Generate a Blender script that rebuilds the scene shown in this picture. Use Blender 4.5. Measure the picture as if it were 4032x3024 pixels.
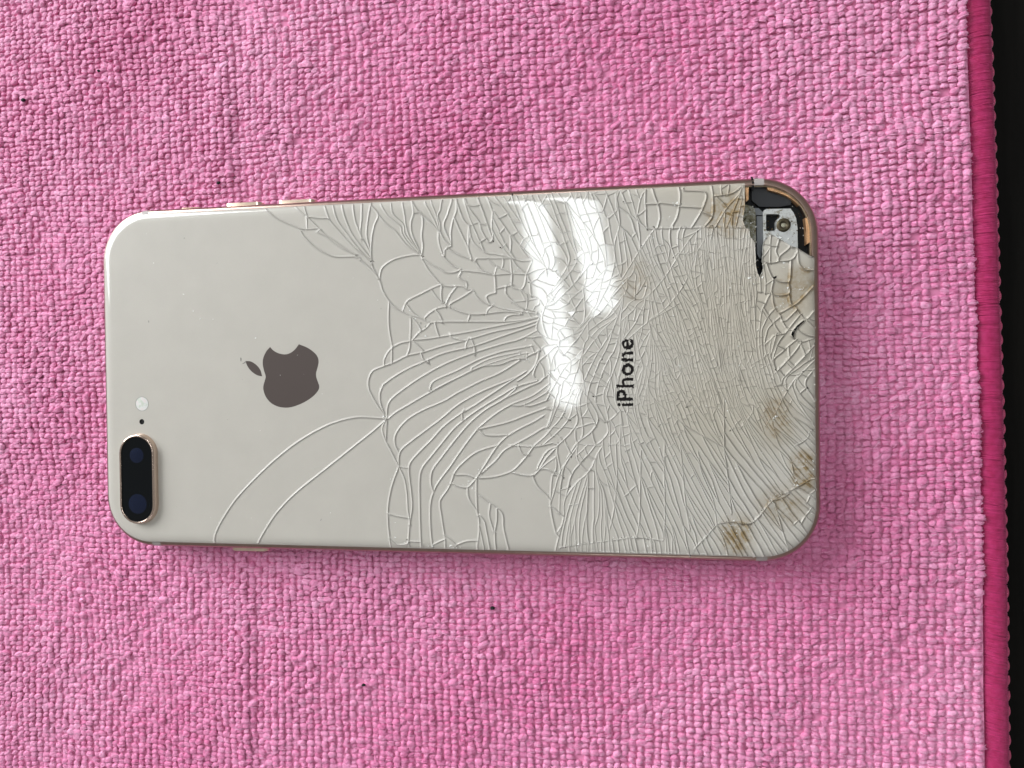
import bpy, math, random
import numpy as np
from mathutils import Vector, Matrix
from mathutils.geometry import delaunay_2d_cdt

for o in list(bpy.data.objects): bpy.data.objects.remove(o)
S = bpy.context.scene
MM = 0.001
R = math.radians

# ------------------------------------------------------------------ camera
cam_d = bpy.data.cameras.new('camera'); cam = bpy.data.objects.new('camera', cam_d)
S.collection.objects.link(cam); S.camera = cam
cam.location = (35.193*MM, -0.953*MM, 139.815*MM)
cam.rotation_euler = (-0.010982, 0.136057, -0.012391)
cam_d.sensor_width = 36; cam_d.lens = 2500/4032*36
cam_d.clip_start = 0.005; cam_d.clip_end = 20

# ------------------------------------------------------------------ room light
W = bpy.data.worlds.new('World'); S.world = W; W.use_nodes = True
bg = W.node_tree.nodes['Background']
bg.inputs[0].default_value = (1.0, 0.985, 0.96, 1); bg.inputs[1].default_value = 0.25

def area(name, loc, target, sx, sy, power, col):
    d = bpy.data.lights.new(name, 'AREA'); d.shape = 'RECTANGLE'; d.size = sx; d.size_y = sy
    d.energy = power; d.color = col
    o = bpy.data.objects.new(name, d); S.collection.objects.link(o)
    o.location = loc
    o.rotation_euler = (Vector(target)-Vector(loc)).to_track_quat('-Z', 'Y').to_euler()
    return o
# daylight window of the room, up and to the left of the table
area('window_light', (-0.88, 0.54, 0.46), (0, 0, 0), 0.80, 0.58, 20, (0.95, 0.98, 1.0))

# exposure
S.view_settings.view_transform = 'Standard'; S.view_settings.look = 'None'
S.view_settings.exposure = 0.0; S.view_settings.gamma = 1.0
S.view_settings.use_curve_mapping = False
S.render.engine = 'CYCLES'
S.cycles.max_bounces = 8; S.cycles.diffuse_bounces = 6
S.render.resolution_x = 1024; S.render.resolution_y = 768

# ------------------------------------------------------------------ traced shapes, in millimetres on the phone's back
CRACKS=[
[(-51.24,-37.36),(-50.9,-35.64),(-49.78,-33.19),(-47.11,-29.16),(-44.32,-25.86),(-40.33,-22),(-36.07,-18.31),(-30.67,-14.37),(-24.75,-11.18),(-20.37,-9.66),(-16.61,-9.07),(-12.33,-9.28),(-10.34,-9.42)],
[(-40.73,-37.11),(-40.43,-36.68),(-38.42,-33.53),(-35.67,-29.82),(-31.44,-25.7),(-26.08,-21.6),(-20.49,-17.4),(-16.11,-14.08),(-13.22,-11.88),(-10.34,-9.42)],
[(-38.11,37.54),(-37.23,36.8),(-35.18,35.17),(-32.83,33.95),(-29.9,32.57),(-28.75,30.86),(-26.45,28.55),(-23.57,26.78),(-21.26,26),(-17.23,25.85)],
[(-29.9,32.57),(-28,32.26),(-25.22,32.36)],
[(-30.7,37.46),(-30.41,37.17),(-28.68,35.7),(-27.81,34.97),(-25.22,32.36),(-22.65,29.77),(-19.79,27.73),(-16.65,26.24)],
[(-27.95,34.97),(-27.85,32.26)],
[(-27.22,34.94),(-25.19,34.57),(-22.86,34.46)],
[(-28.65,37.36),(-27.81,34.97)],
[(-17.23,25.85),(-15.81,25.11),(-13.27,22.83),(-11.6,20.59),(-10.79,18.11),(-9.4,15.89),(-8.01,14.49),(-6.48,13.64),(-4.67,12.77),(-3,12.33),(-0.51,11.05)],
[(-24.26,38.11),(-23.14,35.3),(-22.58,33.9),(-20.88,31.9),(-18.89,29.62),(-16.63,27.33),(-13.24,24.74)],
[(-25.53,31.55),(-22.64,30.05),(-19.78,28.01),(-16.94,26.11),(-15.8,25.38)],
[(-22.08,38),(-21.95,37.17),(-20.85,33.82),(-18.87,30.99),(-16.06,27.31),(-13.25,24.2)],
[(-20.06,37.9),(-19.93,37.21),(-19.11,34.29),(-17.72,30.94),(-15.48,27.83),(-13.38,25.29)],
[(-17.48,37.77),(-17.35,36.94),(-16.82,33.64),(-15.45,30.02),(-13.78,26.95),(-13.24,25.01)],
[(-13.19,37.69),(-13.35,36.88),(-13.96,33.78),(-14.3,30.52),(-13.63,27.49),(-13.24,25.29)],
[(-15.33,37.66),(-15.39,33.84),(-15.72,31.12),(-15.31,29.47)],
[(-13.35,36.88),(-11.68,34.76),(-12.56,32.35),(-13.17,29.65),(-13.36,26.38),(-13.12,23.64),(-11.6,20.59)],
[(-11.68,34.76),(-10.01,32.78),(-8.05,31.2),(-6.67,29.38),(-5.02,27.55),(-2.25,25.68)],
[(-11.21,37.6),(-11.08,36.91),(-9.7,34.67),(-8.03,33.1),(-6.64,31.82),(-6.38,30.45),(-5.01,28.23),(-2.8,25.97)],
[(-8.81,37.61),(-8.82,36.93),(-8.29,34.6),(-6.07,32.33),(-5.82,30.42),(-4.44,28.47),(-2.25,25.68)],
[(-6.27,37.62),(-6.28,36.94),(-5.76,34.21),(-5.51,32.04),(-4.71,29.57),(-2.8,26.51)],
[(-4.03,37.64),(-4.05,36.7),(-3.8,34.66),(-4.39,32.53),(-4.14,30.08),(-3.06,27.61),(-2.25,25.68)],
[(-3.8,34.66),(-2.13,34.58),(-1.74,32.41),(-2.05,29.99),(-1.81,27.55),(-2.11,25.68)],
[(-4.32,37.39),(-2.68,34.88),(-1.03,33.45),(0.88,31.48),(1.97,30.36)],
[(-1.25,37.5),(-1.26,36.83),(-0.18,34.76),(0.9,32.56),(1.7,30.64)],
[(0.14,37.57),(0.12,36.76),(1.19,33.89),(1.97,30.36)],
[(2.48,37.58),(2.34,36.79),(2.03,34.92),(1.47,33.87),(1.99,31.97),(1.97,30.36)],
[(4.55,37.61),(4.54,36.68),(3.68,34.04),(2.82,31.93),(3.35,30.03),(4.42,27.84)],
[(5.64,37.56),(5.63,36.76),(5.61,34.75),(4.75,32.38),(4.31,29.99),(4.41,27.3)],
[(1.97,30.36),(3.05,28.43),(4.41,27.3)],
[(5.63,36.76),(6.42,34.44),(7.22,32.54),(8.3,31.42)],
[(7.56,37.59),(7.55,36.79),(8.88,34.33),(10.48,32.12),(11,30.23),(12.59,27.77),(13.41,28.8),(13.17,31.2),(13.48,34.37)],
[(8.3,31.42),(8.81,28.73),(10.14,26.81),(12.29,25.39),(13.91,25.19),(17.39,24.13)],
[(8.3,31.42),(8.12,28.76),(8.1,26.62),(8.75,24.46)],
[(8.3,31.42),(10.48,32.12)],
[(-2.25,25.68),(-1.71,24.31),(-0.63,22.39),(0.73,20.72),(2.1,19.2),(3.74,18.74),(6.49,18.65),(7.57,18.08),(8.93,17.77)],
[(-1.85,24.86),(-0.06,23.58),(1.87,22.57),(3.23,21.71),(4.88,21.65),(5.99,22.02)],
[(1.7,30.64),(1.67,28.49),(2.46,25.77),(3.27,24.4),(4.9,23),(6.53,22),(5.97,20.55),(7.59,19.42),(7.57,18.08)],
[(4.41,27.3),(3.02,26.55),(2.87,25.22)],
[(3.58,27.07),(4.12,26.51),(6.03,25.36),(8.2,24.48),(9.56,23.89)],
[(9.56,23.89),(10.62,22.26),(12.24,21.4),(13.58,20.82),(13.81,17.89),(13.8,17.09)],
[(6.53,22),(10.61,21.46),(13.58,20.82)],
[(-2.25,25.68),(-4.48,25.63),(-7.58,25.07),(-9.85,24.07),(-11.14,22.76),(-11.6,20.59)],
[(2.1,19.2),(-0.13,18.32),(-2.37,17.31),(-4.62,16.3),(-5.61,15.65),(-6.48,13.64)],
[(-0.13,18.32),(0.96,16.67),(2.59,15.01),(3.96,14.3),(6.14,13.3),(8.32,12.71),(10.77,12.65),(15.64,13.05),(18.85,12.7)],
[(2.23,19.19),(2.07,17.18),(2.18,15.29)],
[(5.39,18.55),(3.99,16.85),(3,14.86)],
[(8.93,17.77),(6.46,16.24),(3.97,14.97),(3.82,14.39)],
[(8.93,17.77),(10.27,15.86),(12.15,14.74),(15.65,13.58),(19.39,12.95),(22.83,12.34)],
[(3.14,14.46),(0.92,13.98),(-0.76,12.94),(-1.61,11.89),(-0.23,11.04)],
[(0.78,13.85),(1.73,12.61),(2.26,11.12)],
[(8.32,12.71),(7.76,11.12)],
[(13.23,14.45),(12.14,13.54),(11.86,12.75)],
[(-0.51,11.05),(2.54,11.24),(7.48,11.12),(15.34,10.93),(18.83,11.11),(23.09,11.8)],
[(0.6,11.02),(1.13,9.12),(1.53,8.03)],
[(15.61,10.93),(15.89,11.72),(16.97,12.22),(19.38,12.42)],
[(-4.67,12.77),(-4.7,10.33),(-4.88,7.35),(-5.05,5.73),(-5.63,4.11)],
[(-5.61,15.24),(-4.65,13.86),(-3,12.33)],
[(-4.67,12.5),(-3.29,11.11),(-2.48,9.47)],
[(-9.4,15.89),(-9.58,13.72),(-9.61,11.27),(-9.37,8.81),(-8.84,6.07)],
[(-4.32,7.48),(-3.04,8.94),(-1.36,9.99),(-0.51,10.91)],
[(-4.32,7.48),(-0.83,7.68),(2.5,8.15),(7.45,8.85),(13.44,9.91),(17.49,10.62),(22.56,11.55)],
[(-4.32,7.34),(-3.08,6.23),(-1.98,5)],
[(-8.84,6.07),(-7,6.85),(-5.03,7.22),(-4.32,7.48)],
[(-10.74,2.01),(-10.72,3.38),(-9.85,5),(-8.84,5.94)],
[(-8.98,6.07),(-9.01,4.44),(-9.03,2.67)],
[(-10.74,2.01),(-8.18,2.93),(-5.63,4.11),(-1.99,4.86),(2.47,6.13),(7.43,7.24),(13.43,8.85),(18.81,9.79),(22.82,11.02)],
[(3.88,8.52),(4.42,7.84),(6.34,7.26),(7.43,7.24)],
[(-2.55,4.6),(-2.01,3.24),(-0.9,2.54)],
[(7.27,5.5),(7.42,6.57),(7.98,7.63)],
[(8.39,7.62),(9.05,6),(9.3,4.12)],
[(-11.03,1.88),(-13.17,1.09),(-14.19,-0.41),(-14.37,-2.57),(-13.68,-4.25),(-12.29,-6.67),(-10.62,-8.87)],
[(-11.08,-2.08),(-8.79,-0.47),(-5.39,1.39),(-1.45,2.96),(2.45,4.51),(9.33,6),(14.76,7.76),(18.8,9),(22.54,10.23)],
[(-8.79,-0.47),(-10.8,-1.95),(-11.67,-3.45),(-11.84,-5.09),(-11.44,-7),(-10.62,-8.87)],
[(-10.34,-9.14),(-10.16,-6.96),(-9.43,-5.38),(-7.15,-3.49),(-2.62,-0.55),(2.42,2.09),(7.94,4.15),(14.74,6.16),(18.78,7.14),(22.53,8.91)],
[(-0.71,-3.55),(-0.41,-2.2),(0.71,-1.13),(5.15,0.7),(10.1,3.04),(14.72,4.56),(18.76,5.29),(21.69,5.76)],
[(8.44,0.66),(8.44,1.19),(9.27,1.72),(12.82,3.26),(18.75,4.49)],
[(-0.71,-3.55),(0.96,-2.97),(5.13,-0.86),(9.81,1.23),(13.35,2.46),(18.74,3.96),(20.35,4.2)],
[(-10.06,-9.42),(-8.34,-8.06),(-5.5,-6.44),(-2.12,-4.56),(1.8,-2.44),(5.68,-0.6),(10.63,1.56),(14.42,1.91),(17.39,2.92),(20.33,3.14)],
[(-7.9,-16.53),(-8.58,-14.89),(-8.56,-13.25),(-7.69,-11.61),(-5.54,-9.44),(-2.16,-7.55),(2.31,-5.69),(5.64,-3.83),(10.59,-1.46),(14.4,0.09),(18.73,2.69)],
[(-7.8,-19.8),(-7.77,-17.62),(-7.04,-15.98),(-5.05,-14.34),(-1.66,-11.89),(1.71,-9.46),(5.05,-6.78),(8.64,-4.66),(12.74,-2.82),(18.15,-0.76),(20.3,0.54)],
[(-5.94,-37.26),(-5.93,-36.72),(-5.59,-32.34),(-4.97,-28.51),(-5.07,-25.78),(-5.45,-22.24),(-5.55,-20.06),(-5.11,-18.7),(-3.41,-16.78),(-0.58,-14.06),(2.24,-11.09),(5.58,-8.67),(9.16,-6.54),(13.27,-3.9),(16.53,-1.8),(20.3,0.54)],
[(-3.13,-37.19),(-3.13,-36.92),(-3.21,-32.56),(-3.28,-27.94),(-3.21,-22.49),(-2.61,-20.04),(-0.91,-17.86),(1.63,-14.87),(4.16,-11.9),(6.66,-9.75),(10.52,-7.08),(14.61,-4.71),(17.86,-2.88),(22.4,-1.6)],
[(-0.17,-25.04),(-0.71,-23.55),(-0.68,-21.65),(-0.1,-20.02),(1.59,-17.85),(4.4,-14.33),(7.74,-10.56),(11.32,-7.62),(15.41,-5.25),(17.85,-3.14)],
[(-0.62,-37.41),(-0.61,-36.86),(-0.97,-32.52),(-0.91,-27.9),(-0.18,-25.18),(0.97,-22.99),(3.5,-19.73),(6.58,-15.4),(9.64,-11.64),(13.21,-8.7),(16.74,-6.59),(21.3,-4.76),(25.04,-2.16)],
[(2.16,-37.34),(2.19,-35.17),(1.68,-31.66),(1.18,-27.87),(1.47,-26.51),(2.88,-24.6),(3.73,-22.97),(4.59,-20.8),(6.54,-18.63),(9.58,-16.46),(13.94,-15.11)],
[(9.64,-11.77),(15.88,-10.31),(20.19,-8.73),(24.46,-7.17)],
[(9.78,-11.64),(11.53,-12.98),(15.85,-12.98)],
[(6.39,-9.75),(6.27,-8.4),(6.69,-7.6)],
[(16.74,-6.59),(19.41,-6.61),(23.96,-4.26),(25.03,-2.95)],
[(19.68,-6.61),(20.74,-6.88),(23.94,-5.84),(25.01,-5.32)],
[(9.23,-22.11),(10.62,-19.95),(12.56,-16.99),(13.94,-15.11),(15.85,-13.24),(18.55,-11.65),(21.24,-10.33),(23.91,-8.75)],
[(10.34,-21.02),(13.36,-18.32),(15.27,-16.18),(17.71,-14.84),(20.67,-13.24),(23.88,-11.39),(25.46,-11.39)],
[(9.78,-22.1),(13.04,-21.8),(16.56,-20.7),(18.46,-19.09),(20.09,-17.22),(21.71,-15.1),(23.86,-13.24),(25.46,-11.39)],
[(16.63,-15.11),(21.71,-15.36),(25.69,-14.56)],
[(18.24,-14.97),(19.02,-16.7),(20.35,-17.22)],
[(16.83,-20.84),(19.23,-21.35),(21.37,-21.33),(22.71,-20.13),(24.32,-18.79),(26.18,-17.46)],
[(22.71,-20.13),(24.3,-20.11),(26.14,-21.42)],
[(21.1,-21.33),(22.14,-23.58),(23.71,-25.15),(24.89,-26.46)],
[(26.18,-17.46),(26.16,-19.84),(25.34,-21.69),(25.05,-24.34),(24.88,-27.52),(25.24,-30.42),(26,-33.58),(26.52,-34.1)],
[(4.86,-21.47),(7.05,-21.45),(9.23,-22.11)],
[(3.73,-23.24),(5.37,-23.89),(7.29,-24.01),(9.23,-22.11)],
[(7.29,-24.01),(7.28,-25.35),(7.8,-26.96),(9.28,-29.09)],
[(9.23,-22.11),(9.19,-25.33),(9.28,-29.09),(9.66,-30.97),(9.63,-33.66),(9.18,-36.63),(9.17,-37.44)],
[(9.19,-25.33),(11.08,-26.65),(12.96,-27.96),(14.3,-29.01),(14.83,-30.34),(14.93,-32.75),(15.82,-36.74),(15.82,-37.27)],
[(12.16,-27.44),(11.85,-29.86),(12.37,-31.99),(12.89,-33.59)],
[(13.5,-28.49),(13.47,-30.9),(13.03,-33.59),(13.12,-36.53),(13.11,-37.34)],
[(9.68,-29.89),(10.75,-31.22),(11.26,-33.62),(11.77,-36.57),(11.76,-37.37)],
[(9.64,-32.31),(10.16,-34.45),(10.54,-36.6),(10.53,-37.4)],
[(2.06,-34.36),(3.29,-35.14),(4.52,-36.47),(4.64,-37.28)],
[(4.52,-36.47),(6.87,-35.6),(9.19,-35.42)],
[(-0.61,-36.59),(1.07,-35.74),(2.18,-35.3)],
[(-7.8,-19.8),(-8.83,-22.27),(-9.72,-25.02),(-10.34,-28.59),(-10.39,-32.16),(-10.02,-35.99),(-9.9,-37.36)],
[(-7.66,-19.94),(-6.57,-22.52),(-6.06,-25.79),(-5.96,-28.52),(-5.57,-31.25),(-5.45,-32.34)],
[(-10.48,-9.15),(-11.37,-11.61),(-10.69,-14.07),(-9.32,-16.81),(-7.8,-19.8)],
[(-10.34,-9.29),(-10.52,-12.16),(-10.61,-14.35)],
[(-10.36,-29.96),(-8.38,-30.48),(-5.99,-30.84)],
[(-7.8,-19.8),(-5.55,-20.06)],
[(-5.92,-35.9),(-3.11,-35.97)],
[(-10.15,-35.44),(-8.19,-36.77),(-5.93,-36.44)],
[(25.69,-37.56),(26.24,-35.43),(26.79,-33.3),(27.62,-30.11),(27.65,-27.47),(28.46,-25.35),(30.58,-22.7),(32.16,-21.37),(33.22,-20.05)],
[(25.27,-27.91),(26.31,-28.82),(27.62,-29.98)],
[(26,-33.58),(27.33,-31.7)],
[(13.48,34.37),(15.33,31.64),(17.44,28.63),(20.08,25.88),(22.18,23.95),(24.28,22.3),(24.78,20.18)],
[(17.45,29.16),(19.02,26.71),(20.59,24.54),(21.65,23.71),(20.41,20.72)],
[(9.84,24.42),(13.09,24.3),(17.39,24.13),(19.52,23.53),(21.64,23.58)],
[(17.39,24.13),(18.44,22.51),(20.41,20.72)],
[(20.41,20.72),(21.59,18.7),(23.69,17.58),(24.73,15.71),(24.17,13.62)],
[(20.41,20.72),(19.99,18.49),(19.17,17.46)],
[(17.12,23.88),(17.34,20.43),(17.31,18.31),(19.17,17.46),(21.03,16.34),(22.87,15.5),(24.17,13.62)],
[(13.81,17.89),(17.32,18.57)],
[(13.58,20.82),(17.08,20.97),(20.41,20.72)],
[(20.41,20.72),(22.68,21.56),(24.8,21.75),(26.89,20.89)],
[(13.8,17.09),(11.9,16.35),(12.42,14.74)],
[(15.97,17.82),(16.22,16.49),(18.87,14.03),(22.58,12.87)],
[(24.17,13.62),(25.78,15.41),(26.85,16.96),(28.17,18.23)],
[(24.17,13.62),(26.27,12.77),(29.42,12.69),(32.29,12.87)],
[(24.17,13.62),(23.62,11.79),(23.86,9.67),(24.63,7.55)],
[(23.09,11.8),(22.54,10.23),(22.53,8.91),(24.1,7.56),(27.25,6.71)],
[(27.25,6.71),(26.75,8.29),(27.81,9.32),(29.9,9.01)],
[(27.25,6.71),(25.12,4.38),(22.72,2.31),(21.62,-0.32),(22.41,-1.39)],
[(27.25,6.71),(29.36,7.71),(31.98,8.96),(34.35,12.04)],
[(27.25,6.71),(26.97,4.61),(29.3,2.73),(29.27,0.11)],
[(26.71,4.88),(25.63,2.79),(25.06,-0.36),(25.03,-2.97)],
[(29.27,0.11),(28.21,-1.45),(26.61,-2.99)],
[(40.08,19.02),(42.67,23.2),(44.73,26.21),(46.78,29.07)],
[(39.53,16.06),(44.11,14.9),(48.43,18.88),(51.74,23.88),(54.25,27.35),(56,28.92)],
[(45.07,10.23),(49.13,13.21),(52.68,17.97),(54.71,23.25),(56.47,26.23)],
[(39.94,5.69),(45.07,9.97),(50.13,12.93)],
[(46.78,29.07),(52.78,28.94),(58.95,28.79),(65.17,28.44)],
[(34.36,37.28),(35.12,35.95),(36.14,34.34),(37.14,31.7),(38.69,32.66),(39.47,33.92),(38.98,36.27),(39.25,37.16)],
[(39.47,33.92),(42.75,31.44),(45.26,29.27),(46.78,29.07)],
[(39.47,33.92),(39.68,30.03),(38.61,25.94),(39.08,21.78)],
[(45.09,37.11),(44.06,35.5),(43.27,31.93)],
[(43.27,31.93),(44.01,30.35),(45.26,29.27)],
[(51.62,37.41),(51.85,35.36),(51.31,31.56),(50.29,29.56)],
[(46.35,37.43),(46.84,35.61),(47.57,33.52),(47.8,31.21),(47.28,29.18)],
[(47.83,34.28),(49.83,33.93),(51.58,33.58)],
[(52.86,37.47),(52.6,36.59),(56.8,35.87),(56.28,32.85),(54.78,30.12),(54.02,29.01)],
[(51.83,33.32),(56.28,32.85)],
[(58.05,37.32),(58.27,35.03),(58.12,31.24),(56.49,28.9)],
[(58.27,35.03),(59.99,35.2),(62.19,35.59),(64.39,37.24)],
[(64.39,37.24),(63.16,35.03),(60.95,32.62),(58.71,28.93)],
[(63.65,35.76),(62.66,33.04),(60.91,28.83)],
[(64.01,34.74),(63.38,32),(62.62,28.76)],
[(39.68,30.03),(41.7,27.88),(43.69,23.67)],
[(40.08,19.02),(38.53,18.43),(37.49,16.65)],
[(39.08,21.78),(40.08,19.02)],
[(69.14,27.09),(70.81,26.14),(70.31,23.66),(70.77,21.64),(68.13,21.23)],
[(70.81,26.14),(72.94,24.55),(71.02,22.63),(70.77,21.64),(73.16,21.8),(74.36,23.25),(74.37,24)],
[(73.16,21.8),(72.89,18.06),(72.65,17.32),(69.78,18.16),(68.37,21.48)],
[(69.78,18.16),(69.52,15.16),(72.63,15.07),(72.65,17.32)],
[(74.36,23.25),(74.58,21),(75.76,19.71),(77.41,19.65)],
[(72.63,15.07),(73.57,12.79),(77.39,16.42)],
[(73.57,12.79),(75.68,9.99),(77.35,11.44)],
[(69.52,15.16),(66.39,15.76)],
[(69.52,15.16),(69.74,13.15),(70.69,11.36),(73.57,12.79)],
[(70.69,11.36),(72.1,8.32),(73.29,7.79)],
[(72.11,9.83),(74.03,11.78)],
[(73.52,6.29),(74.94,5.51),(77.55,6.21)],
[(74.94,5.51),(73.25,3.04),(69.63,-0.9)],
[(74.41,-0.95),(72.97,-2.94),(70.54,-7.19),(69.31,-10.45)],
[(69.31,-10.45),(70.48,-14.74),(72.61,-17.75),(73.31,-20.76)],
[(76.46,-12.22),(75.74,-13.73),(73.35,-15.23)],
[(43.54,-15.83),(43.34,-22.57),(43.14,-29.84),(42.59,-33.75)],
[(48.37,-13.49),(48.18,-19.94),(48.21,-29.75),(47.91,-34.41)],
[(51.37,-14.77),(51.93,-21.2),(52.37,-27.11),(53.2,-32.49)],
[(54.84,-16.05),(55.55,-20.4),(57.72,-26),(58.42,-30.85)],
[(60.13,-4.58),(60.03,-15.27),(60.49,-19.85),(61.39,-29.01)],
[(38.45,-13.76),(38.63,-21.31),(38.04,-27.84),(36.96,-32.83)],
[(33.99,-20.57),(33.88,-30.53),(34.58,-37.33)],
[(26.75,-36.47),(29.12,-36.02),(33.04,-35.4),(37.97,-34.63),(42.59,-34.01),(47.66,-34.55)],
[(54.16,-35.81),(56.42,-33.45),(58.42,-31.11),(60.88,-30.42),(65.28,-30.47),(69.19,-26.1),(73.04,-23.78),(76.39,-21.74)],
[(69.66,-26.59),(70.83,-31.12),(72.23,-36.13)],
[(30.81,-2.48),(33.11,-5.65),(34.89,-9.32),(33.56,-12.19),(30.67,-14.55),(28.28,-17.98)],
[(34.89,-9.32),(36.94,-10.11),(39.54,-7.78)],
[(30.14,-3.53),(26.84,-5.86)],
[(30.18,-11.66),(30.67,-14.55),(34.31,-15.07),(35.86,-15.07)],
[(33.56,-12.19),(34.57,-14.81),(36.92,-12.45),(36.69,-10.11)],
[(30.67,-14.55),(30.63,-17.97),(32.95,-20.31),(34.54,-17.16),(35.86,-15.07)],
]
LOGO=[(-36.99,6.6),(-37.91,5.64),(-38.62,4.25),(-38.79,2.99),(-38.57,1.58),(-38.15,0.17),(-38.31,-0.67),(-38.73,-2.07),(-38.66,-3.19),(-38.08,-4.6),(-36.91,-5.87),(-35.28,-6.64),(-33.5,-6.88),(-31.72,-6.66),(-29.35,-5.79),(-27.27,-4.55),(-26.02,-3.31),(-25.63,-2.34),(-25.9,-1.37),(-26.27,-0.26),(-26.31,0.72),(-25.94,1.96),(-25.69,3.2),(-25.96,4.31),(-26.82,5.3),(-28.27,6.3),(-30.23,7.09),(-30.92,6.21),(-31.97,5.34),(-33.31,4.91),(-34.79,5.11),(-36.11,5.74)]
LEAF=[(-42.9,3.61),(-41.54,3.45),(-40.21,2.59),(-39.33,1.45),(-38.96,0.1),(-40.24,0.42),(-41.58,1.34),(-42.47,2.48)]
HOLE=[(64.61,39.49),(64.54,37.23),(64.37,34.72),(64.46,32.95),(63.97,29.96),(64.56,28.42),(65.24,28.26),(65.32,26.87),(66.23,25.58),(66.4,22.81),(66.43,20.79),(66.78,19.27),(67.19,18.55),(67.68,19.49),(68,20.74),(67.7,21.75),(67.86,23.5),(67.97,25.51),(69.14,27.09),(70.81,26.14),(72.94,24.55),(74.37,24),(76.72,22.41),(77.9,21.99),(83.99,21.76),(84.1,38.4)]
HOLE2=[(73.17,7.6),(74.13,8.78),(75.56,9.94),(75.73,9.79),(74.37,8.45),(73.71,7.29),(73.56,6.24),(73,6.93)]
TAB1=[(69.14,37.48),(70.5,37.46),(72.43,36.9),(74.35,35.89),(75.3,34.94),(76.01,33.9),(75.19,32.83),(74.33,33.73),(72.9,34.81),(71.26,35.57),(69.33,36.21),(69.16,36.57)]
TAB2=[(76.27,30.31),(77.56,30.1),(77.73,26.68),(77.39,25.59),(76.57,25.02),(76.57,25.72),(76.5,28.24)]
TAB3=[(64.91,37.22),(65.56,36.98),(65.5,34.44),(65.03,34.16),(64.94,35.38)]
PLATE=[(68.38,31.86),(68.63,32.36),(69.12,32.54),(73.68,32.42),(74.25,31.58),(74.73,30.44),(75,28.41),(74.99,26.39),(75.06,23.35),(68.46,23.6),(68.38,26.36)]
PLATEHOLE=[(68.96,31.37),(69.11,31.52),(71.35,31.41),(71.69,31.09),(71.59,30.69),(71.05,30.31),(70.8,29.81),(70.84,28.49),(70.64,28.09),(69.18,28.11),(68.94,28.37)]
SCREW=[(72.32,29.16),(73.72,29.1)]
BAR=[(67.22,31.27),(68.38,31.22),(68.33,25.61),(68.16,25.31),(68.13,22.75),(67.64,22.77),(67.26,23.61)]
BARTOP=[(66.82,32.9),(67.61,32.86),(68.38,32.01),(68.38,31.4),(66.91,31.47)]
CORRODED=[(63.77,33.56),(65.15,33.55),(65.94,33.3),(66.82,32.7),(66.93,31.37),(66.96,25.64),(63.71,25.78)]
BLOCK=[(66.29,37.2),(69.28,37.25),(69.77,36.41),(71.52,35.71),(73.07,34.97),(73.93,34.16),(73.83,33.25),(71.69,32.95),(67.78,33.14),(66.27,34.54)]
TEXTBOX=[(38.69,-7.03),(42.03,-7.05),(38.83,6.81),(43.2,6.72)]
CRUMBS=[(23.88,13.48),(24.97,15.3),(28.57,6.76),(25.96,9.46),(-5.39,14.27),(-3.47,10.95),(-2.37,9.56),(-11.12,-8.93),(-11.42,-9.75),(-7.59,-20.47),(-9.32,-22.41),(9.69,-21.42),(7.18,-23.88),(8.28,-24.13),(20.82,2.66),(20.06,6.4),(18.64,21.87),(24.93,-10.66),(44.63,-17.47),(49.93,31.31),(46.35,27.09),(51.46,34.06),(73.35,15.91),(71.41,12.95),(69,13.02),(70.48,17.51),(67.35,18.63),(65.64,17.67),(74.81,18.12),(76.25,19.83),(75.03,15.86),(71.95,20.48),(69.17,-25.99),(65.24,-30.64),(60.82,-30.46),(61.8,-30.7),(73.04,-23.91),(74.02,-22.38),(75.96,-18.84),(-9.52,-35.91),(-0.77,-36.8),(4.25,-36.57),(30.19,-35.8),(35.95,-34.87),(38.03,-34.83),(45.21,-35.71),(53.31,-35.77),(70.27,-9.25),(72.73,-3.21),(52.87,23.74),(47.25,15.17),(40.65,17.97)]
STAINS=[(61.36,31.54),(74.8,17.37),(73.34,13.9),(75.24,-18.84),(75.46,-21.36),(62.27,-33.25),(71.09,-26.97),(70.27,-9.76),(42.7,18.42),(65.09,10.59),(61.02,-7.17),(57.98,38.83)]
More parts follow.
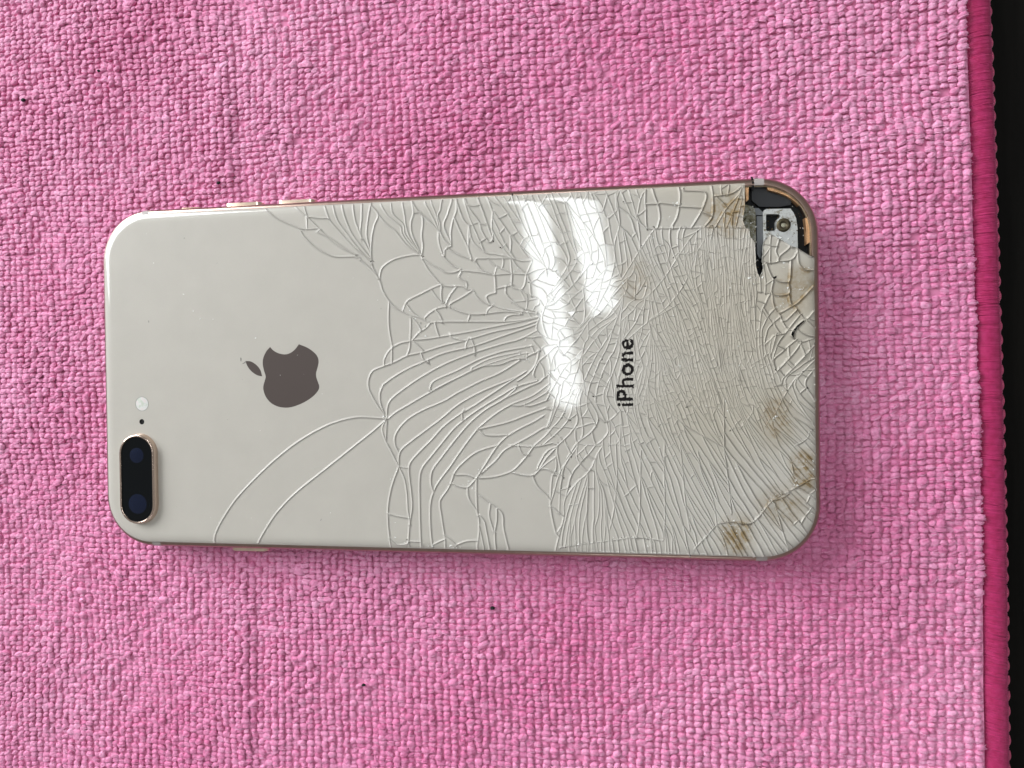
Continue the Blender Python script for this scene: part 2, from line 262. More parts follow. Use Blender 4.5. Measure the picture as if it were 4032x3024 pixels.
FIELD=[(-4.3,35.2,112,2,9),(5.7,34.2,113,1.8,9),(13.9,32.7,115,1.7,8),(8.4,24.9,120,9,9),(0.1,28.5,110,9,9),(15.4,20.9,150,2.4,5),(10.9,11.9,10,9,9),(19.2,26.1,125,2.47,6.5),(11.1,28,118,3,8),(24.6,30.1,116,2.6,9.1),(30.4,29.9,114,1.43,5.2),(35.1,33.8,110,2.08,6.5),(39.7,26.8,100,2.08,6.5),(53,33,60,9,9),(45.8,21.4,112,1,3),(50.3,16.1,112,1.04,3),(41.7,16.4,60,1.6,2),(27.1,18.4,60,2.73,3.12),(22.8,11.7,10,1.95,2.86),(28.6,6.2,45,2.21,2.47),(33.9,16.6,60,2.47,3.12),(33.8,8.8,45,2.47,2.73),(37.4,0.8,50,2.21,2.47),(32.1,-1.7,60,2.34,2.6),(41.5,6,70,1.1,1.6),(43.5,-1.9,80,1,1.6),(34.7,-9.6,100,2.32,4),(39.8,-11.2,100,1.74,2.88),(29.4,-14.9,45,2.32,4.8),(50.2,5.8,105,0.98,1.8),(50.1,-4.5,108,0.98,1.8),(57.8,23.5,92,0.78,2),(62.7,18.3,93,0.72,1.8),(63.6,8.1,97,0.78,2),(60.1,-2.1,105,0.78,2),(67.4,0.4,108,0.78,2),(69.8,-7.2,118,0.91,3),(74.6,-9.8,132,1.3,9.6),(74.6,-14.8,133,1.3,9.6),(44.9,-17.5,112,1.16,6.4),(49.9,-20,116,1.3,8),(57.5,-17.4,118,1.23,9.6),(64.9,-17.4,122,1.3,11.2),(71.1,-19.9,126,1.3,9.6),(30.8,-25.5,78,1.74,8),(33.4,-30.7,80,1.45,9.6),(38.2,-22.7,112,1.59,8),(38.6,-30.6,112,1.59,9.6),(47.3,-30.5,115,1.45,9.6),(57.4,-30.3,120,1.45,11.2),(64.8,-27.6,122,1.45,11.2),(72,-30,128,1.45,8),(34.4,-36,92,1.16,9),(47.2,-36.2,95,1.16,9),(57.3,-35.9,115,1.3,9),(67.1,-35.2,116,1.59,11.2),(74.4,-33.5,130,1.59,9.6),(75.9,-24.9,135,1.45,6.4),(73.4,18.9,90,9,9),(75.2,12.8,30,9,9),(72.3,8.9,40,4,5),(73.2,1.8,45,3,4),(65.2,28.3,88,1,3)]

# ------------------------------------------------------------------ helpers
rng = np.random.default_rng(7); random.seed(7)
COL = S.collection

class NT:
    def __init__(s, name):
        s.m = bpy.data.materials.new(name); s.m.use_nodes = True
        s.t = s.m.node_tree; s.b = s.t.nodes['Principled BSDF']
    def n(s, ty, **kw):
        x = s.t.nodes.new(ty)
        for k, v in kw.items():
            if k.startswith('i_'): x.inputs[int(k[2:])].default_value = v
            else: setattr(x, k, v)
        return x
    def l(s, a, b): s.t.links.new(a, b)
    def p(s, **kw):
        names = dict(col='Base Color', metal='Metallic', rough='Roughness', coat='Coat Weight', crough='Coat Roughness',
                     spec='Specular IOR Level', sheen='Sheen Weight', srough='Sheen Roughness', ior='IOR', trans='Transmission Weight',
                     emc='Emission Color', ems='Emission Strength', aniso='Anisotropic')
        for k, v in kw.items():
            if k in ('col', 'emc') and len(v) == 3: v = (*v, 1)
            s.b.inputs[names[k]].default_value = v
        return s
    def coords(s): return s.n('ShaderNodeTexCoord').outputs['Object']
    def noise(s, scale, detail=4, rough=.55, vec=None):
        x = s.n('ShaderNodeTexNoise'); x.inputs['Scale'].default_value = scale
        x.inputs['Detail'].default_value = detail; x.inputs['Roughness'].default_value = rough
        s.l(vec or s.coords(), x.inputs['Vector']); return x
    def ramp(s, fac, stops):
        x = s.n('ShaderNodeValToRGB'); e = x.color_ramp.elements
        while len(e) < len(stops): e.new(.5)
        for q, (p, c) in zip(e, stops): q.position = p; q.color = c if len(c) == 4 else (*c, 1)
        s.l(fac, x.inputs[0]); return x.outputs[0]
    def mix(s, fac, a, b, mode='MIX'):
        x = s.n('ShaderNodeMix', data_type='RGBA', blend_type=mode)
        for sock, v in ((0, fac), (6, a), (7, b)):
            if isinstance(v, (int, float)): x.inputs[sock].default_value = v
            elif isinstance(v, tuple): x.inputs[sock].default_value = (*v[:3], 1)
            else: s.l(v, x.inputs[sock])
        return x.outputs[2]
    def math(s, op, a, b=0.0):
        x = s.n('ShaderNodeMath', operation=op)
        for k, v in enumerate((a, b)):
            if isinstance(v, (int, float)): x.inputs[k].default_value = v
            else: s.l(v, x.inputs[k])
        return x.outputs[0]
    def bump(s, h, strength, dist):
        x = s.n('ShaderNodeBump'); x.inputs['Strength'].default_value = strength; x.inputs['Distance'].default_value = dist
        s.l(h, x.inputs['Height']); s.l(x.outputs[0], s.b.inputs['Normal'])

def mesh_obj(name, verts, faces, mat, parent=None, smooth=False, normals=None, kind=None, cn=None):
    me = bpy.data.meshes.new(name)
    me.from_pydata([(a*MM, b*MM, c*MM) for a, b, c in verts], [], faces)
    me.materials.append(mat)
    if smooth or normals is not None: me.polygons.foreach_set('use_smooth', [True]*len(me.polygons))
    me.update()
    if normals is not None: me.normals_split_custom_set_from_vertices(normals)
    if cn is not None:
        cn = np.asarray(cn, np.float32)
        at_ = me.attributes.new('cn', 'FLOAT_VECTOR', 'POINT'); at_.data.foreach_set('vector', cn[:, :3].ravel())
        at_ = me.attributes.new('cd', 'FLOAT_VECTOR', 'POINT'); at_.data.foreach_set('vector', np.concatenate([cn[:, 3:], np.zeros((len(cn), 1), np.float32)], 1).ravel())
    o = bpy.data.objects.new(name, me); COL.objects.link(o)
    if parent: o.parent = parent
    if kind: o['kind'] = kind
    return o
def tag(o, label, cat, group=None):
    o['label'] = label; o['category'] = cat
    if group: o['group'] = group
def empty(name, loc=(0, 0, 0)):
    o = bpy.data.objects.new(name, None); COL.objects.link(o); o.location = loc; o.empty_display_size = .01; return o

def inpoly(P, poly):
    P = np.atleast_2d(P); poly = np.asarray(poly, float)
    x, y = P[:, 0], P[:, 1]; r = np.zeros(len(P), bool)
    a = poly; b = np.roll(poly, -1, 0)
    for (x0, y0), (x1, y1) in zip(a, b):
        if y0 == y1: continue
        c = (y0 > y) != (y1 > y)
        r ^= c & (x < (x1-x0)*(y-y0)/(y1-y0)+x0)
    return r
def smooth_closed(pts, corners=(), n=5):
    pts = np.asarray(pts, float); N = len(pts); out = []
    for i in range(N):
        p1, p2 = pts[i], pts[(i+1) % N]
        p0 = pts[i-1] if i not in corners else 2*p1-p2
        p3 = pts[(i+2) % N] if (i+1) % N not in corners else 2*p2-p1
        for k in range(n):
            t = k/n
            out.append(.5*((2*p1)+(-p0+p2)*t+(2*p0-5*p1+4*p2-p3)*t*t+(-p0+3*p1-3*p2+p3)*t**3))
    return np.array(out)
def smooth_open(pts, step=.4):
    pts = np.asarray(pts, float); N = len(pts)
    if N == 2:
        n = max(1, int(np.linalg.norm(pts[1]-pts[0])/step)); return np.array([pts[0]+(pts[1]-pts[0])*k/n for k in range(n+1)])
    out = []
    for i in range(N-1):
        p1, p2 = pts[i], pts[i+1]; p0 = pts[i-1] if i else 2*p1-p2; p3 = pts[i+2] if i+2 < N else 2*p2-p1
        n = max(1, int(np.linalg.norm(p2-p1)/step))
        for k in range(n):
            t = k/n; out.append(.5*((2*p1)+(-p0+p2)*t+(2*p0-5*p1+4*p2-p3)*t*t+(-p0+3*p1-3*p2+p3)*t**3))
    out.append(pts[-1]); return np.array(out)

# rounded rectangles of the phone -------------------------------------------------
LX, LY, RC, TH = 158.4/2, 78.1/2, 12.0, 7.5
INS = 1.42                                  # the glass ends this far inside the band
def rrect(inset, n=14, step=2.0):
    hx, hy, r = LX-inset, LY-inset, RC-inset; P = []
    for cx, cy, a0 in ((hx-r, hy-r, 0), (-hx+r, hy-r, 90), (-hx+r, -hy+r, 180), (hx-r, -hy+r, 270)):
        for k in range(n+1):
            a = R(a0+90*k/n); P.append((cx+r*math.cos(a), cy+r*math.sin(a)))
    return np.array(P)
def sdf_in(x, y, inset=0.0):                # distance inside the outline
    hx, hy, r = LX-inset, LY-inset, RC-inset
    qx, qy = np.abs(x)-(hx-r), np.abs(y)-(hy-r)
    return r-(np.hypot(np.maximum(qx, 0), np.maximum(qy, 0))+np.minimum(np.maximum(qx, qy), 0))
RIM, DROP = 2.4, .85
def zsurf(x, y):
    d = np.clip(sdf_in(x, y, INS), 0, RIM); t = (RIM-d)/RIM
    return TH-DROP*(1-np.sqrt(np.maximum(0, 1-t**2.2*.90)))
def nsurf(x, y):
    e = .02; gx = (zsurf(x+e, y)-zsurf(x-e, y))/(2*e); gy = (zsurf(x, y+e)-zsurf(x, y-e))/(2*e)
    n = np.stack([-gx, -gy, np.ones_like(gx)], -1); return n/np.linalg.norm(n, axis=-1, keepdims=True)

# ------------------------------------------------------------------ materials
def stain_mask(M, scale=1.0, haze=False):
    """brown liquid stains: blotches at the spots where the photo has them"""
    co = M.coords(); acc = None
    for i, (x, y) in enumerate(STAINS):
        if haze != (i in (9, 10, 11)): continue
        rx, ry, w = [(7, 6.5, 1), (5.5, 4.5, 1), (5.5, 4.5, .9), (4, 4.5, 1), (4, 4.5, .9), (5, 6, .95), (7, 6, .6), (5, 8, .6), (5, 7, .42), (30, 24, .6), (24, 18, .6), (22, 12, .5)][i]
        mp = M.n('ShaderNodeMapping'); M.l(co, mp.inputs[0])
        mp.inputs['Scale'].default_value = (1/(rx*MM), 1/(ry*MM), 0); mp.inputs['Location'].default_value = (-x/rx, -y/ry, 0)
        ln = M.n('ShaderNodeVectorMath', operation='LENGTH'); M.l(mp.outputs[0], ln.inputs[0])
        mr = M.n('ShaderNodeMapRange', interpolation_type='SMOOTHSTEP'); M.l(ln.outputs['Value'], mr.inputs[0])
        mr.inputs[1].default_value = 1; mr.inputs[2].default_value = .15; mr.inputs[3].default_value = 0; mr.inputs[4].default_value = w
        acc = mr.outputs[0] if acc is None else M.math('MAXIMUM', acc, mr.outputs[0])
    if haze: return acc
    nz = M.noise(480, 6, .7); n2 = M.noise(1500, 3, .6)
    k = M.math('MULTIPLY_ADD', nz.outputs[0], 2.3); k.node.inputs[2].default_value = -.68
    k = M.math('ADD', k, M.math('MULTIPLY', M.math('SUBTRACT', n2.outputs[0], .5), .9))
    return M.math('MINIMUM', M.math('MAXIMUM', M.math('MULTIPLY', M.math('MULTIPLY', acc, k), scale), 0), 1)
def glass_mat(name, col, stain):
    M = NT(name); M.p(rough=.45, spec=.25, coat=1.0, crough=.055)
    M.b.inputs['Coat IOR'].default_value = 1.52
    ca = M.n('ShaderNodeAttribute', attribute_name='cn'); cd = M.n('ShaderNodeAttribute', attribute_name='cd')
    ln = M.n('ShaderNodeVectorMath', operation='LENGTH'); M.l(cd.outputs['Vector'], ln.inputs[0])
    mr = M.n('ShaderNodeMapRange', interpolation_type='SMOOTHSTEP'); M.l(ln.outputs['Value'], mr.inputs[0])
    mr.inputs[1].default_value = .82; mr.inputs[2].default_value = 1.0; mr.inputs[3].default_value = 0; mr.inputs[4].default_value = .6
    sc_ = M.n('ShaderNodeVectorMath', operation='SCALE'); M.l(cd.outputs['Vector'], sc_.inputs[0]); M.l(mr.outputs[0], sc_.inputs['Scale'])
    ad = M.n('ShaderNodeVectorMath', operation='ADD'); M.l(ca.outputs['Vector'], ad.inputs[0]); M.l(sc_.outputs[0], ad.inputs[1])
    nm = M.n('ShaderNodeVectorMath', operation='NORMALIZE'); M.l(ad.outputs[0], nm.inputs[0]); M.l(nm.outputs[0], M.b.inputs['Coat Normal'])
    nz = M.noise(160, 3); base = M.ramp(nz.outputs[0], [(.3, tuple(c*.975 for c in col)), (.7, tuple(c*1.02 for c in col))])
    fine = M.noise(5200, 2); base = M.mix(.10, base, fine.outputs['Color'], 'SOFT_LIGHT')
    base = M.mix(stain_mask(M, 1, True), base, (col[0]*.86, col[1]*.81, col[2]*.70))
    s = stain_mask(M, stain)
    base = M.mix(s, base, (.25, .175, .085))
    M.l(base, M.b.inputs['Base Color']); return M.m
GLASS = glass_mat('cream_backed_glass', (.51, .482, .432), 1.0)
GLASS_EDGE = glass_mat('cracked_glass_edge', (.495, .470, .425), 1.9)  # base darker than the faces: crack-line shade put into the colour; heavier stains
def plain(name, col, **kw): return NT(name).p(col=col, **kw).m
LOGO_M = plain('brown_mirror_logo', (.072, .053, .047), metal=.0, rough=.35, coat=1.0, crough=.012)
INK = plain('black_mirror_lettering', (.010, .008, .008), rough=.6, spec=.1, coat=.15, crough=.02)
def gold_mat(name, col, rough, dirt=0):
    M = NT(name); M.p(metal=1, rough=rough)
    nz = M.noise(700, 5, .6)
    c = M.ramp(nz.outputs[0], [(.35, tuple(x*.86 for x in col)), (.7, col)])
    if dirt: 
        n2 = M.noise(330, 6, .7); f = M.ramp(n2.outputs[0], [(.44, (0, 0, 0)), (.62, (dirt,)*3)])
        c = M.mix(f, c, (.10, .065, .03)); r = M.mix(f, (rough,)*3, (.8,)*3); M.l(r, M.b.inputs['Roughness'])
        mm = M.mix(f, (1, 1, 1), (.1, .1, .1)); M.l(mm, M.b.inputs['Metallic'])
    M.l(c, M.b.inputs['Base Color']); return M.m
BAND = gold_mat('rose_gold_aluminium', (.46, .325, .275), .28)
RIMG = gold_mat('polished_camera_ring', (.78, .62, .52), .2)
BTN = gold_mat('bright_gold_button', (.92, .74, .58), .3)
ANT = plain('antenna_plastic', (.40, .36, .34), rough=.55)
GASK = plain('dark_gasket', (.035, .030, .027), rough=.7)
COPPER = gold_mat('worn_copper', (.88, .52, .28), .42, .6)
LIP = gold_mat('grimy_gold_lip', (.42, .34, .24), .5, .8)
CHASSIS = plain('black_inner_plastic', (.006, .007, .008), rough=.5, spec=.15)
CH2 = plain('black_speaker_plastic', (.012, .013, .016), rough=.5)
GREYBAR = plain('grey_sheet_metal', (.16, .17, .18), rough=.5, metal=.3)
HOLE_M = plain('black_hole', (.004, .004, .004), rough=.9)
def silver():
    M = NT('corroded_silver_bracket'); M.p(metal=.75, rough=.42)
    nz = M.noise(900, 7, .7); n2 = M.noise(260, 3)
    f = M.math('MULTIPLY', M.math('SUBTRACT', nz.outputs[0], .50), 7)
    f = M.math('MULTIPLY', f, M.math('MULTIPLY', M.math('SUBTRACT', n2.outputs[0], .40), 5))
    f = M.math('MINIMUM', M.math('MAXIMUM', f, 0), 1)
    c = M.mix(f, (.60, .61, .60), (.16, .13, .06)); M.l(c, M.b.inputs['Base Color'])
    M.bump(nz.outputs[0], .25, .0002); return M.m
SILVER = silver()
def corroded():
    M = NT('greenish_corroded_metal'); M.p(metal=.3, rough=.6)
    nz = M.noise(1100, 7, .75)
    M.l(M.ramp(nz.outputs[0], [(.36, (.05, .045, .025)), (.46, (.26, .24, .15)), (.55, (.36, .36, .31)), (.68, (.62, .62, .57))]), M.b.inputs['Base Color'])
    M.bump(nz.outputs[0], .9, .0006); return M.m
CORR = corroded()
ADH = plain('dirty_adhesive', (.36, .33, .27), rough=.8)

# ------------------------------------------------------------------ table and towel
M = NT('black_table'); M.p(rough=.5, spec=.08)
mp = M.n('ShaderNodeMapping'); M.l(M.coords(), mp.inputs[0]); mp.inputs['Scale'].default_value = (60, 4, 20)
nz = M.noise(6, 5, .6, mp.outputs[0]); M.l(M.ramp(nz.outputs[0], [(.35, (.0030, .0028, .0025)), (.7, (.0065, .0058, .005))]), M.b.inputs['Base Color'])
M.bump(nz.outputs[0], .2, .0004)
tb = mesh_obj('table_top', [(-420, -330, -4.6), (420, -330, -4.6), (420, 330, -4.6), (-420, 330, -4.6),
                            (-420, -330, -30), (420, -330, -30), (420, 330, -30), (-420, 330, -30)],
              [(0, 1, 2, 3), (7, 6, 5, 4), (0, 4, 5, 1), (1, 5, 6, 2), (2, 6, 7, 3), (3, 7, 4, 0)], M.m)
tb['kind'] = 'structure'

towel = empty('microfibre_towel', (0, 0, -.0045))
tag(towel, 'pink looped microfibre towel with hot pink stitched hem lying under the phone', 'towel')
def hemx(y):      # left border of the hem as a function of y
    return np.interp(y, [-140, -81.5, -38.1, 8.8, 44.5, 74.4, 120], [111.8, 112.2, 111.9, 111.0, 110.1, 109.2, 107.2])
def wave(x, y):   # slow undulation of the cloth
    return -.40*np.exp(-((x+46.5+.02*y+.8*np.sin(y*.13))/2.6)**2)+.28*np.exp(-((x+51+.02*y)/3.5)**2)-.18*np.exp(-((y+61+.03*x)/2.5)**2)+.35*np.sin(x*.052+y*.021+1.0)*np.sin(y*.045-x*.013)+.30*np.sin(x*.11+.6)*np.sin(y*.093+2.1)+.14*np.sin(x*.31+y*.12)*np.sin(y*.27-x*.09+1.3)
Y0, Y1, X0 = -118., 118., -146.
# woven base sheet
nx, ny = 110, 100
gx, gy = np.meshgrid(np.linspace(0, 1, nx+1), np.linspace(Y0, Y1, ny+1))
sx = X0+(hemx(gy)+.25-X0)*gx
zz = -.93+wave(sx, gy)*.6
vs = np.stack([sx, gy, zz], -1).reshape(-1, 3)
fs = [(j*(nx+1)+i, j*(nx+1)+i+1, (j+1)*(nx+1)+i+1, (j+1)*(nx+1)+i) for j in range(ny) for i in range(nx)]
M = NT('deep_pink_ground_weave'); M.p(col=(.74, .24, .43), rough=.9, sheen=.3)
ob = mesh_obj('ground_weave', [(a, b, c+4.5) for a, b, c in vs], fs, M.m, towel, smooth=True)

# terry loops
PU, PV = 1.74, 1.27
rows = np.arange(Y0, Y1, PV); loops = []
for r_, y in enumerate(rows):
    xs = np.arange(X0+4, hemx(y)-.5, PU)
    xs = hemx(y)-.75-np.arange(0, hemx(y)-X0-4, PU)      # columns run parallel to the hem
    loops.append(np.stack([xs, np.full_like(xs, y)], 1))
L = np.concatenate(loops)
def vnoise(P, s, seed):
    rg = np.random.default_rng(seed); ph = rg.uniform(0, 6.28, (9, 2)); k = rg.normal(0, 1, (9, 2))
    return sum(np.sin(P[:, 0]*k[i, 0]/s+P[:, 1]*k[i, 1]/s+ph[i, 0]) for i in range(9))/3
L[:, 0] += .28*vnoise(L, 9, 1)+rng.normal(0, .12, len(L))
L[:, 1] += .32*vnoise(L, 11, 2)+.08*vnoise(L, 2.5, 12)+rng.normal(0, .075, len(L))
din = sdf_in(L[:, 0], L[:, 1])
L = L[(din < 7) & (rng.random(len(L)) > .002)]
din = sdf_in(L[:, 0], L[:, 1]); N = len(L)
ns, nr = 8, 4
ang = np.arange(ns)/ns*2*np.pi
lat = np.array([-.30, .25, .72, 1.12])
base = [(math.cos(t)*math.cos(a), math.cos(t)*math.sin(a), math.sin(t)) for t in lat for a in ang]+[(0, 0, 1)]
base = np.array(base); nv = len(base)
bf = []
for k in range(nr-1):
    for a in range(ns):
        b = (a+1) % ns; bf += [(k*ns+a, k*ns+b, (k+1)*ns+b), (k*ns+a, (k+1)*ns+b, (k+1)*ns+a)]
bf += [((nr-1)*ns+a, (nr-1)*ns+(a+1) % ns, nv-1) for a in range(ns)]
bf = np.array(bf)
var = []
for v in range(16):
    b = base.copy(); ph = rng.uniform(0, 6.28, 6)
    rad = 1+.13*np.sin(2*np.arctan2(b[:, 1], b[:, 0])+ph[0])+.10*np.sin(3*np.arctan2(b[:, 1], b[:, 0])+ph[1])*np.cos(b[:, 2]*3+ph[2])+rng.normal(0, .07, nv)
    b *= rad[:, None]; b[:, 2] = np.minimum(b[:, 2], .93+.05*np.cos(ph[3]+b[:, 0]*2))
    var.append(b)
var = np.array(var)[rng.integers(0, 16, N)]
sc = rng.normal(1, .11, N)[:, None]*np.array([[.97, .68, .52]])*np.stack([1+rng.normal(0, .10, N), 1+rng.normal(0, .10, N), 1+rng.normal(0, .16, N)], 1)
sc[:, 2] *= 1+.14*vnoise(L, 6, 5)
V = var*sc[:, None, :]
yaw = rng.normal(.15, .20, N)+.16*vnoise(L, 10, 8); c, s = np.cos(yaw)[:, None], np.sin(yaw)[:, None]
V = np.stack([V[..., 0]*c-V[..., 1]*s, V[..., 0]*s+V[..., 1]*c, V[..., 2]], -1)
ld = np.stack([.22*vnoise(L, 14, 3)+rng.normal(0, .16, N), .22*vnoise(L, 13, 4)-.12+rng.normal(0, .16, N)], 1)      # pile lean
V[..., :2] += ld[:, None, :]*np.maximum(V[..., 2:3], 0)
zb = -.78+wave(L[:, 0], L[:, 1])+rng.normal(0, .10, N)
press = np.clip((din+1.0)/2.5, 0, 1)                    # loops squashed under the phone
zb -= press*.75
V[..., 2] += zb[:, None]
V[..., 2] = np.where(press[:, None] > .35, np.minimum(V[..., 2], -.06), V[..., 2])
V[..., :2] += L[:, None, :]
F = (bf[None]+(np.arange(N)*nv)[:, None, None]).reshape(-1, 3)
me = bpy.data.meshes.new('terry_loops')
VV = V.reshape(-1, 3).copy(); VV[:, 2] += 4.5; VV *= MM
me.vertices.add(len(VV)); me.vertices.foreach_set('co', VV.astype(np.float32).ravel())
me.loops.add(len(F)*3); me.loops.foreach_set('vertex_index', F.astype(np.int32).ravel())
me.polygons.add(len(F)); me.polygons.foreach_set('loop_start', np.arange(len(F), dtype=np.int32)*3)
me.polygons.foreach_set('use_smooth', np.ones(len(F), bool))
at = me.attributes.new('tint', 'FLOAT', 'POINT'); at.data.foreach_set('value', np.repeat(np.clip(.5+rng.normal(0, .16, N)+.17*vnoise(L, 16, 9)+.15*vnoise(L, 45, 19), 0, 1), nv).astype(np.float32))
me.update()
M = NT('pink_microfibre'); M.p(rough=.55, sheen=.15, srough=.4, spec=.4)
a = M.n('ShaderNodeAttribute', attribute_name='tint')
cA = M.ramp(a.outputs['Fac'], [(0, (.66, .20, .37)), (.5, (.77, .315, .495)), (1, (.85, .44, .615))])
fz = M.noise(2400, 4, .75); cA = M.mix(.55, cA, M.ramp(fz.outputs[0], [(.35, (.45, .10, .24)), (.65, (.95, .62, .78))]), 'SOFT_LIGHT')
M.l(cA, M.b.inputs['Base Color']); M.b.inputs['Sheen Tint'].default_value = (1, .78, .88, 1)
fb = M.noise(1900, 5, .75); M.bump(fb.outputs[0], .7, .0003)
me.materials.append(M.m)
tl = bpy.data.objects.new('terry_loops', me); COL.objects.link(tl); tl.parent = towel; tl['kind'] = 'stuff'

# fibres of the yarn lying over every loop
K = 4; uu = np.array([-.9, -.35, .35, .9])
v0 = rng.uniform(-.72, .72, (N, K, 1)); sk = rng.normal(0, .28, (N, K, 1)); fu = uu[None, None]+rng.normal(0, .10, (N, K, 4))
fv = np.clip(v0+sk*fu+.12*rng.normal(0, 1, (N, K, 1))*fu**2, -.92, .92)
fzv = np.sqrt(np.maximum(1-fu**2*.9-fv**2*.9, .02))*.95+.05+rng.uniform(0, .10, (N, K, 1))
FB = np.empty((N, K, 4, 2, 3))
hwid = rng.uniform(.045, .10, (N, K, 1))
for q, sg in enumerate((-1, 1)):
    px, py, pz = fu*sc[:, 0, None, None], fv*sc[:, 1, None, None]+sg*hwid, fzv*sc[:, 2, None, None]
    X_ = px*c[:, :, None]-py*s[:, :, None]+ld[:, 0, None, None]*pz; Y_ = px*s[:, :, None]+py*c[:, :, None]+ld[:, 1, None, None]*pz
    FB[..., q, 0] = X_+L[:, 0, None, None]; FB[..., q, 1] = Y_+L[:, 1, None, None]; FB[..., q, 2] = pz+zb[:, None, None]+4.5
FB = FB[press < .2]; nf = FB.shape[0]*K
fvv = (FB.reshape(-1, 3)*MM).astype(np.float32)
q0 = np.array([(0, 2, 3, 1), (2, 4, 5, 3), (4, 6, 7, 5)]); FQ = (q0[None]+(np.arange(nf)*8)[:, None, None]).reshape(-1, 4)
me2 = bpy.data.meshes.new('yarn_fibres'); me2.vertices.add(len(fvv)); me2.vertices.foreach_set('co', fvv.ravel())
me2.loops.add(len(FQ)*4); me2.loops.foreach_set('vertex_index', FQ.astype(np.int32).ravel())
me2.polygons.add(len(FQ)); me2.polygons.foreach_set('loop_start', np.arange(len(FQ), dtype=np.int32)*4)
me2.polygons.foreach_set('use_smooth', np.ones(len(FQ), bool))
at = me2.attributes.new('tint', 'FLOAT', 'POINT'); at.data.foreach_set('value', np.repeat(np.clip(np.repeat((.58+.17*vnoise(L, 16, 9)+.15*vnoise(L, 45, 19))[press < .2], K)+rng.normal(0, .28, nf), 0, 1), 8).astype(np.float32))
me2.update(); me2.materials.append(M.m)
o = bpy.data.objects.new('yarn_fibres', me2); COL.objects.link(o); o.parent = towel; o['kind'] = 'stuff'

# hem: a padded roll, wrapped with satin thread, chain stitch on its outer side
def hemw(y): return 5.15
ys = np.arange(Y0, Y1, .9); prof = [(math.cos(t), math.sin(t)) for t in np.linspace(np.pi, 0, 9)]
vs, fs = [], []
for j, y in enumerate(ys):
    for k, (px, pz) in enumerate(prof): vs.append((hemx(y)+2.75+px*2.75, y, 1.75+pz*1.6+.4*float(wave(hemx(y), y))))
for j in range(len(ys)-1):
    for k in range(8): a_ = j*9+k; fs.append((a_, a_+1, a_+10, a_+9))
M = NT('hot_pink_thread'); M.p(rough=.5, sheen=.35, spec=.35)
nz = M.noise(900, 4, .6); M.l(M.ramp(nz.outputs[0], [(.3, (.37, .011, .082)), (.7, (.49, .027, .145))]), M.b.inputs['Base Color'])
M.b.inputs['Sheen Tint'].default_value = (1, .5, .75, 1)
HOT = M.m
mesh_obj('hem_roll', vs, fs, HOT, towel, smooth=True)
# satin threads, each a thin arch across the roll
vs, fs = [], []
y = Y0
while y < Y1-1:
    h = float(hemx(y)); wv = .4*float(wave(h, y)); slant = np.interp(y, [-80, -20, 30, 80], [-.75, -.35, .25, .45])+random.gauss(0, .09)
    ph_ = ((y-Y0)/3.05) % 1; grp = .08-.22*math.exp(-((ph_-.5)/.10)**2); w = random.uniform(.15, .26); b0 = len(vs); rr = random.gauss(0, .05)
    for k in range(11):
        t = math.pi*(1-k/10); cx, cz = math.cos(t), math.sin(t)
        yy = y+slant*(cx)+random.gauss(0, .012)
        X, Z = h+2.75+cx*2.85+(.10*random.random() if k == 0 else 0), 1.75+cz*(1.86+rr+grp*.55*(.45+.55*(k/10)))+wv
        vs += [(X, yy-w, Z-.09), (X+cx*.09, yy, Z+.10), (X, yy+w, Z-.09)]
    for k in range(10):
        a_ = b0+k*3; fs += [(a_, a_+3, a_+4, a_+1), (a_+1, a_+4, a_+5, a_+2)]
    y += random.uniform(.20, .34)
ob = mesh_obj('satin_threads', vs, fs, HOT, towel, smooth=True, kind='stuff')
M = NT('pale_hot_pink_chain_thread'); M.p(col=(.52, .06, .16), rough=.6, sheen=.4); CHAIN = M.m
# one chain stitch: a fat little twisted strand
def stitch_mesh():
    vs, fs = [], []; n = 9
    for k in range(n):
        t = k/(n-1); r = .42*math.sin(math.pi*min(max(t, .04), .96))**.6; ox = .30*math.sin(math.pi*t)
        for q in range(6):
            a_ = q/6*2*math.pi; vs.append((ox+r*math.cos(a_), (t-.5)*2.9, r*math.sin(a_)))
    for k in range(n-1):
        for q in range(6): fs.append((k*6+q, k*6+(q+1) % 6, (k+1)*6+(q+1) % 6, (k+1)*6+q))
    return vs, fs
sv, sf = stitch_mesh(); y = Y0+2; st0 = None
hole_v, hole_f = stitch_mesh(); hs0 = None
while y < Y1-3:
    h = float(hemx(y)); 
    if st0 is None: st0 = mesh_obj('chain_stitch', sv, sf, CHAIN, towel, smooth=True); o = st0
    else: o = st0.copy(); COL.objects.link(o)
    o.location = ((h+5.45)*MM, y*MM, (1.8+.4*float(wave(h, y)))*MM); o.rotation_euler = (0, 0, R(random.gauss(-14, 4))); 
    # loop of thread diving into the cloth on the inner side
    if hs0 is None: hs0 = mesh_obj('dive_stitch', [(x_*.5, y_*.16, z_*.8) for x_, y_, z_ in hole_v], hole_f, CHAIN, towel, smooth=True); o2 = hs0
    else: o2 = hs0.copy(); COL.objects.link(o2)
    o2.location = ((h+.05)*MM, (y+random.uniform(.2, .9))*MM, (2.2+.4*float(wave(h, y)))*MM); o2.scale = (2.2, random.uniform(.8, 1.6), 1)
    y += random.uniform(2.85, 3.25)

# ------------------------------------------------------------------ the phone
phone = empty('smartphone', (0, 0, 0))
tag(phone, 'gold smartphone lying face down with shattered cream glass back and one open corner', 'phone')

